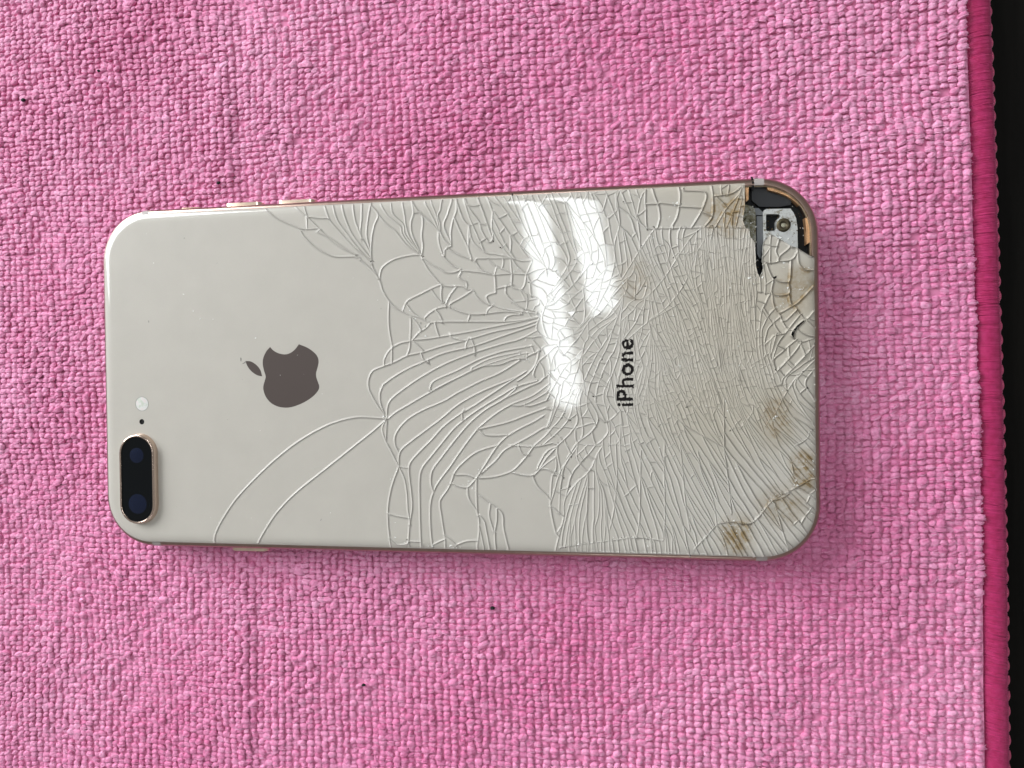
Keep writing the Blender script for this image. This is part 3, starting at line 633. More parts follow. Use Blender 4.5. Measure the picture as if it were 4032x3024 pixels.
# metal band: a profile swept round the outline, split where plastic antenna strips cross it
prof = []
for k in range(13):
    t = R(-90+180*k/12)
    prof.append((INS+.02-(INS+.02)*math.cos(t)**.75 if abs(math.cos(t)) > 1e-6 else INS+.02, 3.75+2.78*math.sin(t)))
prof = prof+[(INS+.45, 6.50), (INS+.5, 5.9), (INS+.62, 5.85), (INS+.62, 1.0)]     # lip, ledge and inner wall
def outline_at(inset, step=1.2):
    """list of points with the straight runs subdivided, and the tangent-matched order for sweeping"""
    hx, hy, r = LX-inset, LY-inset, max(RC-inset, .5)
    return hx, hy, r
def path_points():
    """parametric stations (kind, u): shared by every inset"""
    st = []
    def line(a, b, side, cuts=()):
        L_ = sorted(set(np.linspace(0, 1, 25)).union(cuts)); 
        for u in L_: st.append(('L', side, float(u)))
    def arc(q):
        for k in range(1, 16): st.append(('A', q, k/16))
    return st, line, arc
CUT_T = [(66.5, 68.7), (-69.1, -66.7)]     # antenna strips on the upper side (x ranges)
CUT_B = [(66.3, 68.2), (-67.6, -65.2)]
def station_list():
    st = []
    hx = LX-RC
    xs = sorted(set([float(v) for v in np.linspace(-hx, hx, 29)]+[v for c_ in CUT_T for v in c_ if abs(v) < hx]))
    top = [('T', v) for v in xs[::-1]]
    for a_ in np.linspace(0, 90, 15)[:-1]: st.append(('C1', float(a_)))
    st += top
    for a_ in np.linspace(90, 180, 15)[1:]: st.append(('C2', float(a_)))
    for v in np.linspace(1, -1, 13)[1:-1]: st.append(('Lf', float(v)))
    for a_ in np.linspace(180, 270, 15)[:-1]: st.append(('C3', float(a_)))
    xs = sorted(set([float(v) for v in np.linspace(-hx, hx, 29)]+[v for c_ in CUT_B for v in c_ if abs(v) < hx]))
    st += [('B', v) for v in xs]
    for a_ in np.linspace(270, 360, 15)[1:]: st.append(('C4', float(a_)))
    for v in np.linspace(-1, 1, 13)[1:-1]: st.append(('Rt', float(v)))
    return st
def station_pt(s_, inset):
    k, v = s_; hx, hy, r = LX-inset, LY-inset, RC-inset; cx, cy = LX-RC, LY-RC
    if k == 'T': return (v, hy)
    if k == 'B': return (v, -hy)
    if k == 'Lf': return (-hx, v*cy)
    if k == 'Rt': return (hx, v*cy)
    sx_, sy_ = {'C1': (1, 1), 'C2': (-1, 1), 'C3': (-1, -1), 'C4': (1, -1)}[k]
    return (sx_*cx+r*math.cos(R(v)), sy_*cy+r*math.sin(R(v)))
ST = station_list()
def strip_of(s_a, s_b):
    for k, cuts in (('T', CUT_T), ('B', CUT_B)):
        if s_a[0] == k and s_b[0] == k:
            m = (s_a[1]+s_b[1])/2
            for i, (a_, b_) in enumerate(cuts):
                if a_ < m < b_: return (k, i)
    # strips that run into the corner arcs
    for s_ in (s_a, s_b):
        pass
    m = [(p+q)/2 for p, q in zip(station_pt(s_a, 0), station_pt(s_b, 0))]
    if m[1] > LY-2.2:
        for i, (a_, b_) in enumerate(CUT_T):
            if a_ < m[0] < b_: return ('T', i)
    if m[1] < -LY+2.2:
        for i, (a_, b_) in enumerate(CUT_B):
            if a_ < m[0] < b_: return ('B', i)
    return None
def sweep(segs, name, mat, extra=0.0):
    vs, fs = [], []; npf = len(prof); idx = {}
    def ring(i):
        if i not in idx:
            idx[i] = len(vs)
            for ins, z in prof: vs.append((*station_pt(ST[i], ins-extra), z))
        return idx[i]
    for i in segs:
        a_, b_ = ring(i), ring((i+1) % len(ST))
        for k in range(npf):
            k2 = (k+1) % npf
            fs.append((a_+k, b_+k, b_+k2, a_+k2))
    o = mesh_obj(name, vs, fs, mat, phone)
    o.data.polygons.foreach_set('use_smooth', [True]*len(o.data.polygons))
    o.data.set_sharp_from_angle(angle=R(40)); return o
groups = {}
for i in range(len(ST)):
    groups.setdefault(strip_of(ST[i], ST[(i+1) % len(ST)]), []).append(i)
for key, segs in groups.items():
    if key is None: sweep(segs, 'metal_band', BAND)
    else: sweep(segs, 'antenna_strip', ANT, .004)

# thin dark gasket between glass and band
g0 = rrect(INS-.02); g1 = rrect(INS+.30); n_ = len(g0)
mesh_obj('gasket', [(x, y, 6.50) for x, y in g0]+[(x, y, 6.34) for x, y in g1],
         [(i, (i+1) % n_, n_+(i+1) % n_, n_+i) for i in range(n_)], GASK, phone, smooth=True)
# inner chassis floor and display side
c0 = rrect(INS+.64)
mesh_obj('inner_chassis', [(x, y, 4.5) for x, y in c0]+[(x, y, 1.0) for x, y in c0],
         [tuple(range(n_)), tuple(range(2*n_-1, n_-1, -1))]+[(i, (i+1) % n_, n_+(i+1) % n_, n_+i) for i in range(n_)], CHASSIS, phone)
c0 = rrect(1.3)
mesh_obj('display_glass', [(x, y, 1.0) for x, y in c0]+[(x, y, 0.05) for x, y in rrect(1.9)],
         [tuple(range(n_-1, -1, -1)), tuple(range(n_, 2*n_))]+[(i, n_+i, n_+(i+1) % n_, (i+1) % n_) for i in range(n_)], INK, phone)

# side buttons
def button(name, x0, x1, side, depth, h=2.7, mat=BTN):
    vs, fs = [], []; m = 10; rr = h/2
    for lay, (off, sh) in enumerate(((-.5, 1), (depth-.1, 1), (depth, .86))):
        for k in range(2*(m+1)):
            e = 1 if k <= m else -1; a_ = R(-90+180*(k if k <= m else k-m-1)/m)+(0 if e > 0 else math.pi)
            cx = (x1-rr if e > 0 else x0+rr)
            vs.append((cx+rr*sh*math.cos(a_), side*(LY+off), 3.75+rr*sh*math.sin(a_)))
    q = 2*(m+1)
    for l_ in range(2):
        for k in range(q): fs.append((l_*q+k, l_*q+(k+1) % q, (l_+1)*q+(k+1) % q, (l_+1)*q+k))
    fs.append(tuple(range(2*q, 3*q)))
    o = mesh_obj(name, vs, fs, mat, phone, smooth=True); o.data.set_sharp_from_angle(angle=R(35)); return o
button('volume_button', -49.0, -39.9, 1, .62)
button('volume_button', -36.3, -27.2, 1, .62)
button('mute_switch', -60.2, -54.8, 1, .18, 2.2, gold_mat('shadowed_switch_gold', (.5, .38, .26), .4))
button('power_button', -48.8, -39.8, -1, .62)

# ------------------------------------------------------------------ shattered glass back
OUT = rrect(INS+.13, 16)
def dense(poly, step=.5):
    out = []; n = len(poly)
    for i in range(n):
        a_, b_ = np.array(poly[i]), np.array(poly[(i+1) % n]); m = max(1, int(np.linalg.norm(b_-a_)/step))
        out += [a_+(b_-a_)*k/m for k in range(m)]
    return np.array(out)
OUTD = dense(OUT, .6)
HOLE_P = np.array(HOLE); HOLE2_P = np.array(HOLE2)
polyl = [smooth_open(p) for p in CRACKS]
def extend(p):
    """run a crack that stops just short of the rim out through it"""
    for e in (0, -1):
        q = p[e]; d = float(sdf_in(q[0], q[1], INS))
        if -.5 < d < 1.9:
            t = p[e]-p[1 if e == 0 else -2]; t = t/(np.linalg.norm(t)+1e-9)
            o_ = np.array([0, math.copysign(1, q[1])]) if abs(q[1]) > LY-INS-3 else np.array([math.copysign(1, q[0]), 0])
            nq = q+(t*.4+o_)*(d+1.0)
            p = np.vstack([nq, p]) if e == 0 else np.vstack([p, nq])
    return p
polyl = [extend(p) for p in polyl]
def snap(polys, tol=1.1):
    allp = [np.asarray(p) for p in polys]; out = []
    for i, p in enumerate(allp):
        oth = np.vstack([q for j, q in enumerate(allp) if j != i])
        for e in (0, -1):
            q = p[e]
            if sdf_in(q[0], q[1], INS) < .1: continue
            d = np.linalg.norm(oth-q, axis=1); k = d.argmin()
            if 1e-6 < d[k] < tol:
                t = (oth[k]-q)/d[k]; nq = oth[k]+t*.08
                p = np.vstack([nq, p]) if e == 0 else np.vstack([p, nq])
        out.append(p)
    return out
polyl = snap(polyl)

# crack growth: each new crack follows the local direction and stops where it meets another
CELL = .12; GX, GY = int(158.4/CELL)+8, int(78.1/CELL)+8
occ = np.zeros((GX, GY), np.int32)
def cell(x, y): return int((x+LX)/CELL)+4, int((y+LY)/CELL)+4
def mark(p, cid):
    for a_, b_ in zip(p[:-1], p[1:]):
        m = max(1, int(np.linalg.norm(b_-a_)/(CELL*.5)))
        for k in range(m+1):
            i, j = cell(*(a_+(b_-a_)*k/m))
            if 0 <= i < GX and 0 <= j < GY: occ[i, j] = cid
for i, p in enumerate(polyl): mark(p, i+1)
for h_ in (HOLE_P, HOLE2_P): mark(np.vstack([h_, h_[:1]]), 9000)
FLD = np.array(FIELD); fa = np.radians(FLD[:, 2])*2
xx, yy = np.meshgrid(np.arange(-10, 80, 1.0), np.arange(-40, 41, 1.0), indexing='ij')
wgt = 1/(((xx[..., None]-FLD[:, 0])**2+(yy[..., None]-FLD[:, 1])**2+.5)**2)
wgt /= wgt.sum(-1, keepdims=True)
f_ang = np.arctan2((wgt*np.sin(fa)).sum(-1), (wgt*np.cos(fa)).sum(-1))/2
f_s1 = np.exp((wgt*np.log(FLD[:, 3])).sum(-1)); f_s2 = np.exp((wgt*np.log(FLD[:, 4])).sum(-1))
def fld(x, y):
    i = min(max(int(round(x+10)), 0), 89); j = min(max(int(round(y+40)), 0), 80); return f_ang[i, j], f_s1[i, j], f_s2[i, j]
def allowed(x, y):
    xm = np.interp(y, [-40, -16, -4, 5, 12, 18, 24, 28, 31, 40], [25.6, 25.3, 24, 21.5, 20.5, 17, 12, 9.0, 0, -8])
    return x > xm and sdf_in(x, y, INS) > .15
def grow(x, y, ang, cid, jit, bend, follow, maxlen=60):
    """both ways from a seed until something is hit"""
    halves = []
    for sg in (1, -1):
        p = [np.array([x, y])]; a_ = ang+(0 if sg > 0 else math.pi); L_ = 0; steps = 0
        hit = False
        while L_ < maxlen:
            st_ = .14
            q = p[-1]+st_*np.array([math.cos(a_), math.sin(a_)])
            if sdf_in(q[0], q[1], INS) < -.3: p.append(q); hit = True; break
            i, j = cell(*q)
            if not (0 <= i < GX and 0 <= j < GY): break
            blk = occ[i, j]
            if blk and blk != cid and L_ > .1:
                p.append(q); p.append(q+.16*np.array([math.cos(a_), math.sin(a_)])); hit = True; break
            p.append(q); L_ += st_; steps += 1
            if follow:
                f_, _, _ = fld(*q); d = (f_+jit-a_+math.pi/2) % math.pi-math.pi/2
                a_ += .22*d+bend*st_*sg+random.gauss(0, .025)
            else: a_ += bend*st_*sg+random.gauss(0, .04)
        halves.append(p)
    return np.array(halves[1][::-1]+halves[0][1:])
new = []; cid = 10000
def clear(x, y, r):
    i, j = cell(x, y); k = int(r/CELL)
    return not occ[max(0, i-k):i+k+1, max(0, j-k):j+k+1].any()
for it in range(34000):
    x = random.uniform(-8, LX-INS); y = random.uniform(-LY+INS, LY-INS)
    if not allowed(x, y): continue
    a_, s1, s2 = fld(x, y)
    if s1 > 6 or not clear(x, y, s1*random.uniform(.40, .62)): continue
    cid += 1
    iso = s2/s1 < 1.7
    p = grow(x, y, a_, cid, random.gauss(0, .40 if iso else .11), random.gauss(0,   .12 if iso else .07), True)
    if len(p) > 5: mark(p, cid); new.append(p)
nfam1 = len(new)
for it in range(20000):
    x = random.uniform(-8, LX-INS); y = random.uniform(-LY+INS, LY-INS)
    if not allowed(x, y): continue
    a_, s1, s2 = fld(x, y)
    if s2 > 8.5: continue
    d = s2*random.uniform(.35, .7); ok = True
    for t in np.arange(-d, d, .11):
        i, j = cell(x+t*math.cos(a_), y+t*math.sin(a_))
        if 0 <= i < GX and 0 <= j < GY and occ[i, j]: ok = False; break
    if not ok: continue
    cid += 1
    p = grow(x, y, a_+math.pi/2+random.gauss(0, .5), cid, 0, min(max(random.gauss(0, .14), -.22), .22), False, 6)
    if len(p) > 3: mark(p, cid); new.append(p)
print('cracks traced', len(polyl), 'grown', nfam1, len(new)-nfam1)
def thin(p):
    k = 2 if len(p) > 6 else 1
    q = list(p[1:-2:k]); return np.array([p[0]]+q+[p[-1]]) if len(p) > 3 else p
polyl += [thin(p) for p in new]

# planar arrangement of every crack
vv, ee = [], []
def add_poly(p, closed=False):
    b0 = len(vv); vv.extend([Vector((float(a_), float(b_))) for a_, b_ in p])
    n = len(p); ee.extend([(b0+i, b0+(i+1) % n) for i in range(n if closed else n-1)])
add_poly(OUTD, True); add_poly(HOLE_P, True); add_poly(HOLE2_P, True)
for p in polyl: add_poly(p)
cv, ce, cf, _, coe, _ = delaunay_2d_cdt(vv, ee, [], 0, 1e-4)
cv = np.array([(v.x, v.y) for v in cv]); cf = np.array(cf)
isc = {tuple(sorted(e)) for e, src in zip(ce, coe) if len(src)}
em = {}
for t, f_ in enumerate(cf):
    for k in range(3): em.setdefault(tuple(sorted((f_[k], f_[(k+1) % 3]))), []).append(t)
nb = [[] for _ in cf]
for e, ts in em.items():
    if len(ts) == 2 and e not in isc: nb[ts[0]].append(ts[1]); nb[ts[1]].append(ts[0])
cid_ = -np.ones(len(cf), int); ncell = 0
for t in range(len(cf)):
    if cid_[t] >= 0: continue
    stack = [t]; cid_[t] = ncell
    while stack:
        u = stack.pop()
        for w_ in nb[u]:
            if cid_[w_] < 0: cid_[w_] = ncell; stack.append(w_)
    ncell += 1
cen = cv[cf].mean(1); va, vb, vc = cv[cf[:, 0]], cv[cf[:, 1]], cv[cf[:, 2]]
tar = .5*np.abs((vb[:, 0]-va[:, 0])*(vc[:, 1]-va[:, 1])-(vb[:, 1]-va[:, 1])*(vc[:, 0]-va[:, 0]))
good = (sdf_in(cen[:, 0], cen[:, 1], INS+.13) > 0) & ~inpoly(cen, HOLE_P) & ~inpoly(cen, HOLE2_P)
area_c = np.bincount(cid_, tar, ncell); good_c = np.bincount(cid_, tar*good, ncell) > .5*area_c
print('cells', ncell, 'kept', int(good_c.sum()), 'verts', len(cv))
half = {}
for t, f_ in enumerate(cf):
    for k in range(3): half[(int(f_[k]), int(f_[(k+1) % 3]))] = int(f_[(k+2) % 3])
def is_b(a_, b_): return ((a_, b_) if a_ < b_ else (b_, a_)) in isc or (b_, a_) not in half
tri_of = {}
for t, f_ in enumerate(cf):
    for k in range(3): tri_of[(int(f_[k]), int(f_[(k+1) % 3]))] = t
cell_loops = {}; seen = set()
for h0 in half:
    if h0 in seen or not is_b(*h0): continue
    lp = []; h_ = h0
    while h_ not in seen:
        seen.add(h_); lp.append(h_[0]); a_, b_ = h_; c2 = half[h_]; h2 = (b_, c2)
        while not is_b(*h2): h2 = (b_, half[(h2[1], h2[0])])
        h_ = h2
    cell_loops.setdefault(int(cid_[tri_of[h0]]), []).append(lp)
def loops_of(edges):
    nx_ = {}
    for a_, b_ in edges: nx_.setdefault(a_, []).append(b_)
    out = []
    while nx_:
        a0 = next(iter(nx_)); lp = [a0]; cur = nx_[a0].pop()
        if not nx_[a0]: del nx_[a0]
        while cur != a0:
            lp.append(cur)
            if cur not in nx_: break
            n2 = nx_[cur].pop()
            if not nx_[cur]: del nx_[cur]
            cur = n2
        out.append(lp)
    return out

# flat print under the glass: logo, leaf, six letters
logo = smooth_closed(LOGO, {0, 26}, 4); leaf = smooth_closed(LEAF, {0, 4}, 4)
fc = bpy.data.curves.new('lettering', 'FONT'); fc.size = 1; fc.resolution_u = 6; fc.offset = .020
def glyph_loops(ch, off):
    fc.body = ch; to = bpy.data.objects.new('t', fc); COL.objects.link(to)
    bpy.context.view_layer.update(); me = to.to_mesh()
    V_ = np.array([(v.co.x, v.co.y) for v in me.vertices]); cnt = {}
    for f_ in me.polygons:
        vsx = list(f_.vertices)
        for k in range(len(vsx)): cnt[(vsx[k], vsx[(k+1) % len(vsx)])] = 1
    bd = [e for e in cnt if (e[1], e[0]) not in cnt]
    lp = [V_[l_] for l_ in loops_of(bd)]; to.to_mesh_clear(); bpy.data.objects.remove(to); return lp, V_
LET = []; x0 = 0.0
for ch in 'iPhone':
    lp, V_ = glyph_loops(ch, 0); LET.append((ch, [l_+np.array([x0-V_[:, 0].min(), 0]) for l_ in lp])); x0 += V_[:, 0].max()-V_[:, 0].min()+.085
x0 -= .085; capH = max(l_[:, 1].max() for ch, ls in LET if ch == 'P' for l_ in ls)
tb_ = np.array(TEXTBOX); bl, bt, el = tb_[0], tb_[1], tb_[2]        # 'i' foot-top, foot-base ... run along the text
ux = (tb_[2]-tb_[0])/x0; uy = (tb_[0]-tb_[1])/capH
uy = uy*1.0
org = tb_[1]
letters = []
for ch, ls in LET: letters.append((ch, [org+l_[:, :1]*ux+l_[:, 1:]*uy for l_ in ls]))
REG = [('logo', [logo], LOGO_M), ('logo_leaf', [leaf], LOGO_M)]+[('letter_'+ch, ls, INK) for ch, ls in letters]
regmesh = [([], []) for _ in REG]
mic = np.array([(-68.5+.62*math.cos(a_), -9.9+.62*math.sin(a_)) for a_ in np.linspace(0, 2*np.pi, 17)[:-1]])
rb = [np.vstack(ls) for _, ls, _ in REG]; rbox = [(b.min(0), b.max(0)) for b in rb]

BEV = .50
shards = []
for c_ in range(ncell):
    if not good_c[c_] or area_c[c_] < .0005: continue
    lps = [l_ for l_ in cell_loops[c_] if len(l_) >= 3]
    if not lps: continue
    per = sum(np.linalg.norm(cv[l_]-np.roll(cv[l_], -1, 0), axis=1).sum() for l_ in lps)
    w = min(BEV, .88*area_c[c_]/per)
    shards.append((area_c[c_], c_, lps, w))
shards.sort(key=lambda t: -t[0])
print('shards', len(shards), 'biggest', [round(s_[0], 1) for s_ in shards[:6]])

def shard_geo(c_, lps, w, A):
    """outer ring, inner ring and triangulated top; normals roll over at the broken edge"""
    V_, Nn, F_, Cn = [], [], [], []
    Cx = np.vstack([cv[l_] for l_ in lps]).mean(0)
    big = min(1.0, 4.0/A)
    tilt = np.array([random.gauss(0, 1), random.gauss(0, 1)])*np.interp(A, [.3, 3, 30], [.004, .0012, .0004])
    lift = random.gauss(0, .005)*big
    if Cx[0] > 43 and A < 12: tilt = tilt+np.array([random.gauss(0, 1), random.gauss(0, 1)])*np.interp(Cx[0], [43, 56], [.0, .028])
    if Cx[0] > 67.5 and -1 < Cx[1] < 26 and A < 60: tilt = tilt*0+np.array([random.gauss(0, .05), random.gauss(0, .05)]); lift = random.uniform(-.05, .12)
    def zt(P): return zsurf(P[:, 0], P[:, 1])+np.clip((P-Cx)@tilt, -.09, .09)+lift
    def nt(P):
        n = nsurf(P[:, 0], P[:, 1])-np.array([tilt[0], tilt[1], 0]); return n
    inner_loops = []; RM = []
    for l_ in lps:
        P = cv[l_]; nP = len(P)
        e1 = P-np.roll(P, 1, 0); e2 = np.roll(P, -1, 0)-P
        e1 /= np.linalg.norm(e1, axis=1, keepdims=True)+1e-9; e2 /= np.linalg.norm(e2, axis=1, keepdims=True)+1e-9
        n1 = np.stack([-e1[:, 1], e1[:, 0]], 1); n2 = np.stack([-e2[:, 1], e2[:, 0]], 1)
        b = n1+n2; lb = np.linalg.norm(b, axis=1, keepdims=True); b = np.where(lb > .05, b/np.maximum(lb, 1e-3), e1)
        mit = np.where(lb[:, 0] > .05, 1/np.clip((b*n1).sum(1), .5, 1), 1)
        onrim = sdf_in(P[:, 0], P[:, 1], INS+.13) < .03
        wv = np.where(onrim, w*.35, w)
        I = P+b*(wv*mit)[:, None]
        b0 = len(V_); hb = GROOVE*w
        zo = zt(P)-np.where(onrim, .02, hb)
        no = nt(P); co_ = np.concatenate([no, b*np.where(onrim, 0, 1)[:, None]], 1); tl_ = np.where(onrim, .1, TILT_N*float(np.interp(Cx[0], [38, 55], [1, 1.8])))[:, None]; no = no-np.concatenate([b*tl_, np.zeros((nP, 1))], 1); no /= np.linalg.norm(no, axis=1, keepdims=True)
        ni = nt(I); ni /= np.linalg.norm(ni, axis=1, keepdims=True)
        for k in range(nP): V_.append((P[k, 0], P[k, 1], zo[k])); Nn.append(tuple(no[k])); Cn.append(tuple(co_[k]))
        zi = zt(I)
        for k in range(nP): V_.append((I[k, 0], I[k, 1], zi[k])); Nn.append(tuple(ni[k])); Cn.append((*ni[k], 0, 0))
        for k in range(nP):
            k2 = (k+1) % nP; F_.append((b0+k, b0+k2, b0+nP+k2, b0+nP+k)); RM.append(1)
        inner_loops.append((I, [b0+nP+k for k in range(nP)]))
    lo_, hi_ = np.array(V_)[:, :2].min(0), np.array(V_)[:, :2].max(0)
    for r_, (a_, b_) in enumerate(rbox):
        if r_ < 2 or not ((a_ < hi_).all() and (b_ > lo_).all()): continue
        qc = np.array([np.mean([V_[i][:2] for i in f_], 0) for f_ in F_]); m = np.zeros(len(qc), bool)
        for lp in REG[r_][1]: m ^= inpoly(qc, lp)
        for f_, k in zip(F_, m):
            if k:
                rv, rf = regmesh[r_]; b0 = len(rv); rv.extend([V_[i] for i in f_]); rf.append((b0, b0+1, b0+2, b0+3))
        F_ = [f_ for f_, k in zip(F_, m) if not k]; RM = [1]*len(F_)
    # top: constrained triangulation of the inner ring with rim points and print outlines
    pts, eds, own = [], [], []
    for I, ids in inner_loops:
        s0 = len(pts); pts += [Vector((float(a_), float(b_))) for a_, b_ in I]; own += ids; n = len(I)
        eds += [(s0+k, s0+(k+1) % n) for k in range(n)]
    allI = np.vstack([I for I, _ in inner_loops]); lo, hi = allI.min(0), allI.max(0)
    ring_pts = [q for q in RIMPTS if lo[0] < q[0] < hi[0] and lo[1] < q[1] < hi[1]]
    touching = [r_ for r_, (a_, b_) in enumerate(rbox) if (a_ < hi).all() and (b_ > lo).all()]
    if ring_pts:
        q = np.array(ring_pts); r_ = np.zeros(len(q), bool)
        for I, _ in inner_loops: r_ ^= inpoly(q, I)
        for a_ in q[r_]: pts.append(Vector((float(a_[0]), float(a_[1]))))
    for r_ in touching:
        for lp in REG[r_][1]:
            s0 = len(pts); pts += [Vector((float(a_), float(b_))) for a_, b_ in lp]; n = len(lp); eds += [(s0+k, s0+(k+1) % n) for k in range(n)]
    if A > 400:
        s0 = len(pts); pts += [Vector((float(a_), float(b_))) for a_, b_ in mic]; n = len(mic); eds += [(s0+k, s0+(k+1) % n) for k in range(n)]
    tv, te, tf, tov, _, _ = delaunay_2d_cdt(pts, eds, [], 0, 1e-5)
    if not tf: return V_, Nn, F_, Cn, RM
    T_ = np.array([(v.x, v.y) for v in tv]); tf = np.array(tf); ct = T_[tf].mean(1)
    ins = np.zeros(len(tf), bool)
    for I, _ in inner_loops: ins ^= inpoly(ct, I)
    if A > 400: ins &= ~inpoly(ct, mic)
    reg = -np.ones(len(tf), int)
    for r_ in touching:
        m = np.zeros(len(tf), bool)
        for lp in REG[r_][1]: m ^= inpoly(ct, lp)
        reg[m] = r_
    zt_, nt_ = zt(T_), nt(T_); nt_ /= np.linalg.norm(nt_, axis=1, keepdims=True)
    mp_ = {}; nown = len(own)
    def vid(i):
        if i not in mp_:
            src = [s_ for s_ in tov[i] if s_ < nown]
            if src: mp_[i] = own[src[0]]
            else: mp_[i] = len(V_); V_.append((T_[i, 0], T_[i, 1], zt_[i])); Nn.append(tuple(nt_[i])); Cn.append((*nt_[i], 0, 0))
        return mp_[i]
    for t in range(len(tf)):
        if not ins[t]: continue
        if reg[t] < 0: F_.append(tuple(vid(int(i)) for i in tf[t]))
        else:
            rv, rf = regmesh[reg[t]]; b0 = len(rv)
            for i in tf[t]: rv.append((T_[i, 0], T_[i, 1], zt_[i]))
            rf.append((b0, b0+1, b0+2))
    return V_, Nn, F_, Cn, RM
GROOVE, TILT_N = -.16, -.95
RIMPTS = []
for d_ in (.35, .75, 1.2, 1.75, 2.4):
    for q in dense(rrect(INS+.13+d_, 12), 1.0): RIMPTS.append(tuple(q))

glass = empty('glass_back'); glass.parent = phone
rest = ([], [], [], [])
for k, (A, c_, lps, w) in enumerate(shards):
    V_, Nn, F_, Cn, RM = shard_geo(c_, lps, w, A)
    if k < 300:
        nm = 'glass_pane' if A > 400 else 'glass_shard'
        o = mesh_obj(nm, V_, F_, GLASS, glass, normals=Nn, cn=Cn)
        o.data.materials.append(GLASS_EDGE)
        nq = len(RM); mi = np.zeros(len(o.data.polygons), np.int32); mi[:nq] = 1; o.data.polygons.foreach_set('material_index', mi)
    else:
        b0 = len(rest[0]); rest[0].extend(V_); rest[1].extend(Nn)
        nq = len(RM); rest[3].extend(Cn)
        rest[2].extend([(tuple(i+b0 for i in f_), 1 if j < nq else 0) for j, f_ in enumerate(F_)])
o = mesh_obj('fine_glass_shards', rest[0], [f_ for f_, _ in rest[2]], GLASS, glass, normals=rest[1], kind='stuff', cn=rest[3])
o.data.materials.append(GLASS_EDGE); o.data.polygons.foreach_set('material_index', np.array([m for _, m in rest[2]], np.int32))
for (nm, ls, mt), (rv, rf) in zip(REG, regmesh):
    if rf:
        nm2 = 'letter' if nm.startswith('letter') else nm
        mesh_obj(nm2, rv, rf, mt, glass)

# adhesive sheet seen in the gaps between shards
vv2 = [Vector((float(a_), float(b_))) for a_, b_ in np.vstack([rrect(INS+.5, 10), HOLE_P, HOLE2_P, dense(rrect(INS+2.6, 10), 3)])]
n0, n1, n2 = len(rrect(INS+.5, 10)), len(HOLE_P), len(HOLE2_P); ed = []
for s0, n in ((0, n0), (n0, n1), (n0+n1, n2)): ed += [(s0+k, s0+(k+1) % n) for k in range(n)]
tv, te, tf, _, _, _ = delaunay_2d_cdt(vv2, ed, [], 0, 1e-5)
T_ = np.array([(v.x, v.y) for v in tv]); ct = T_[np.array(tf)].mean(1)
ok = (sdf_in(ct[:, 0], ct[:, 1], INS+.45) > 0) & ~inpoly(ct, HOLE_P) & ~inpoly(ct, HOLE2_P)
mesh_obj('adhesive_layer', [(a_, b_, 6.44 if sdf_in(a_, b_, INS) < 1.5 else 7.3) for a_, b_ in T_], [tuple(f_) for f_, k in zip(tf, ok) if k], ADH, glass)

# thickness of the glass where it broke away
GE = glass_mat('pale_broken_glass_wall', (.60, .60, .58), 1.6)
for nm_, hp in (('broken_edge', HOLE_P), ('broken_edge', HOLE2_P)):
    D_ = dense(hp, .35); D_ = D_+rng.normal(0, .035, D_.shape); ins_ = sdf_in(D_[:, 0], D_[:, 1], INS+.1) > 0; n = len(D_)
    zt_ = zsurf(D_[:, 0], D_[:, 1]); vs, fs = [], []
    Cc = hp.mean(0)
    for k in range(n):
        d_ = (Cc-D_[k])/np.linalg.norm(Cc-D_[k])*random.uniform(.05, .28)
        vs += [(D_[k, 0], D_[k, 1], zt_[k]+.01), (D_[k, 0]+d_[0], D_[k, 1]+d_[1], zt_[k]-random.uniform(.25, .45)), (D_[k, 0]+d_[0]*.3, D_[k, 1]+d_[1]*.3, zt_[k]-.85)]
    for k in range(n):
        k2 = (k+1) % n
        if ins_[k] and ins_[k2]: fs += [(k*3, k2*3, k2*3+1, k*3+1), (k*3+1, k2*3+1, k2*3+2, k*3+2)]
    mesh_obj(nm_, vs, fs, GE, glass, kind=None)

# dust and tiny scuffs on the unbroken part
DST = plain('pale_dust', (.78, .78, .76), rough=.8); SCF = plain('grey_scuff', (.26, .25, .23), rough=.8)
for nm_, mt, cnt, fixed in (('dust_specks', DST, 60, [(-57.6, 18.9), (-55.3, 15.0), (-53.6, 13.3)]), ('scuff_marks', SCF, 34, [(-43.2, 3.2), (-44, 4.0)])):
    vs, fs = [], []
    for k in range(cnt):
        if k < len(fixed): px, py = fixed[k]; s_ = .16
        else: px, py = random.uniform(-76, 66), random.uniform(-36, 36); s_ = abs(random.gauss(0, .05))+.03
        if sdf_in(px, py, INS) < 2.6 or (px < -62 and py < -2) or inpoly([(px, py)], HOLE_P)[0]: continue
        a_ = random.uniform(0, 6.28); e_ = random.uniform(1, 3.5 if mt is SCF else 1.8); pz = float(zsurf(px, py))+.012; b0 = len(vs)
        for q in range(6):
            t = q/6*6.283; r_ = s_*random.uniform(.6, 1.2); x_, y_ = r_*e_*math.cos(t), r_*math.sin(t)
            vs.append((px+x_*math.cos(a_)-y_*math.sin(a_), py+x_*math.sin(a_)+y_*math.cos(a_), pz))
        vs.append((px, py, pz+s_*.5)); fs += [(b0+q, b0+(q+1) % 6, b0+6) for q in range(6)]
    mesh_obj(nm_, vs, fs, mt, glass, kind='stuff')

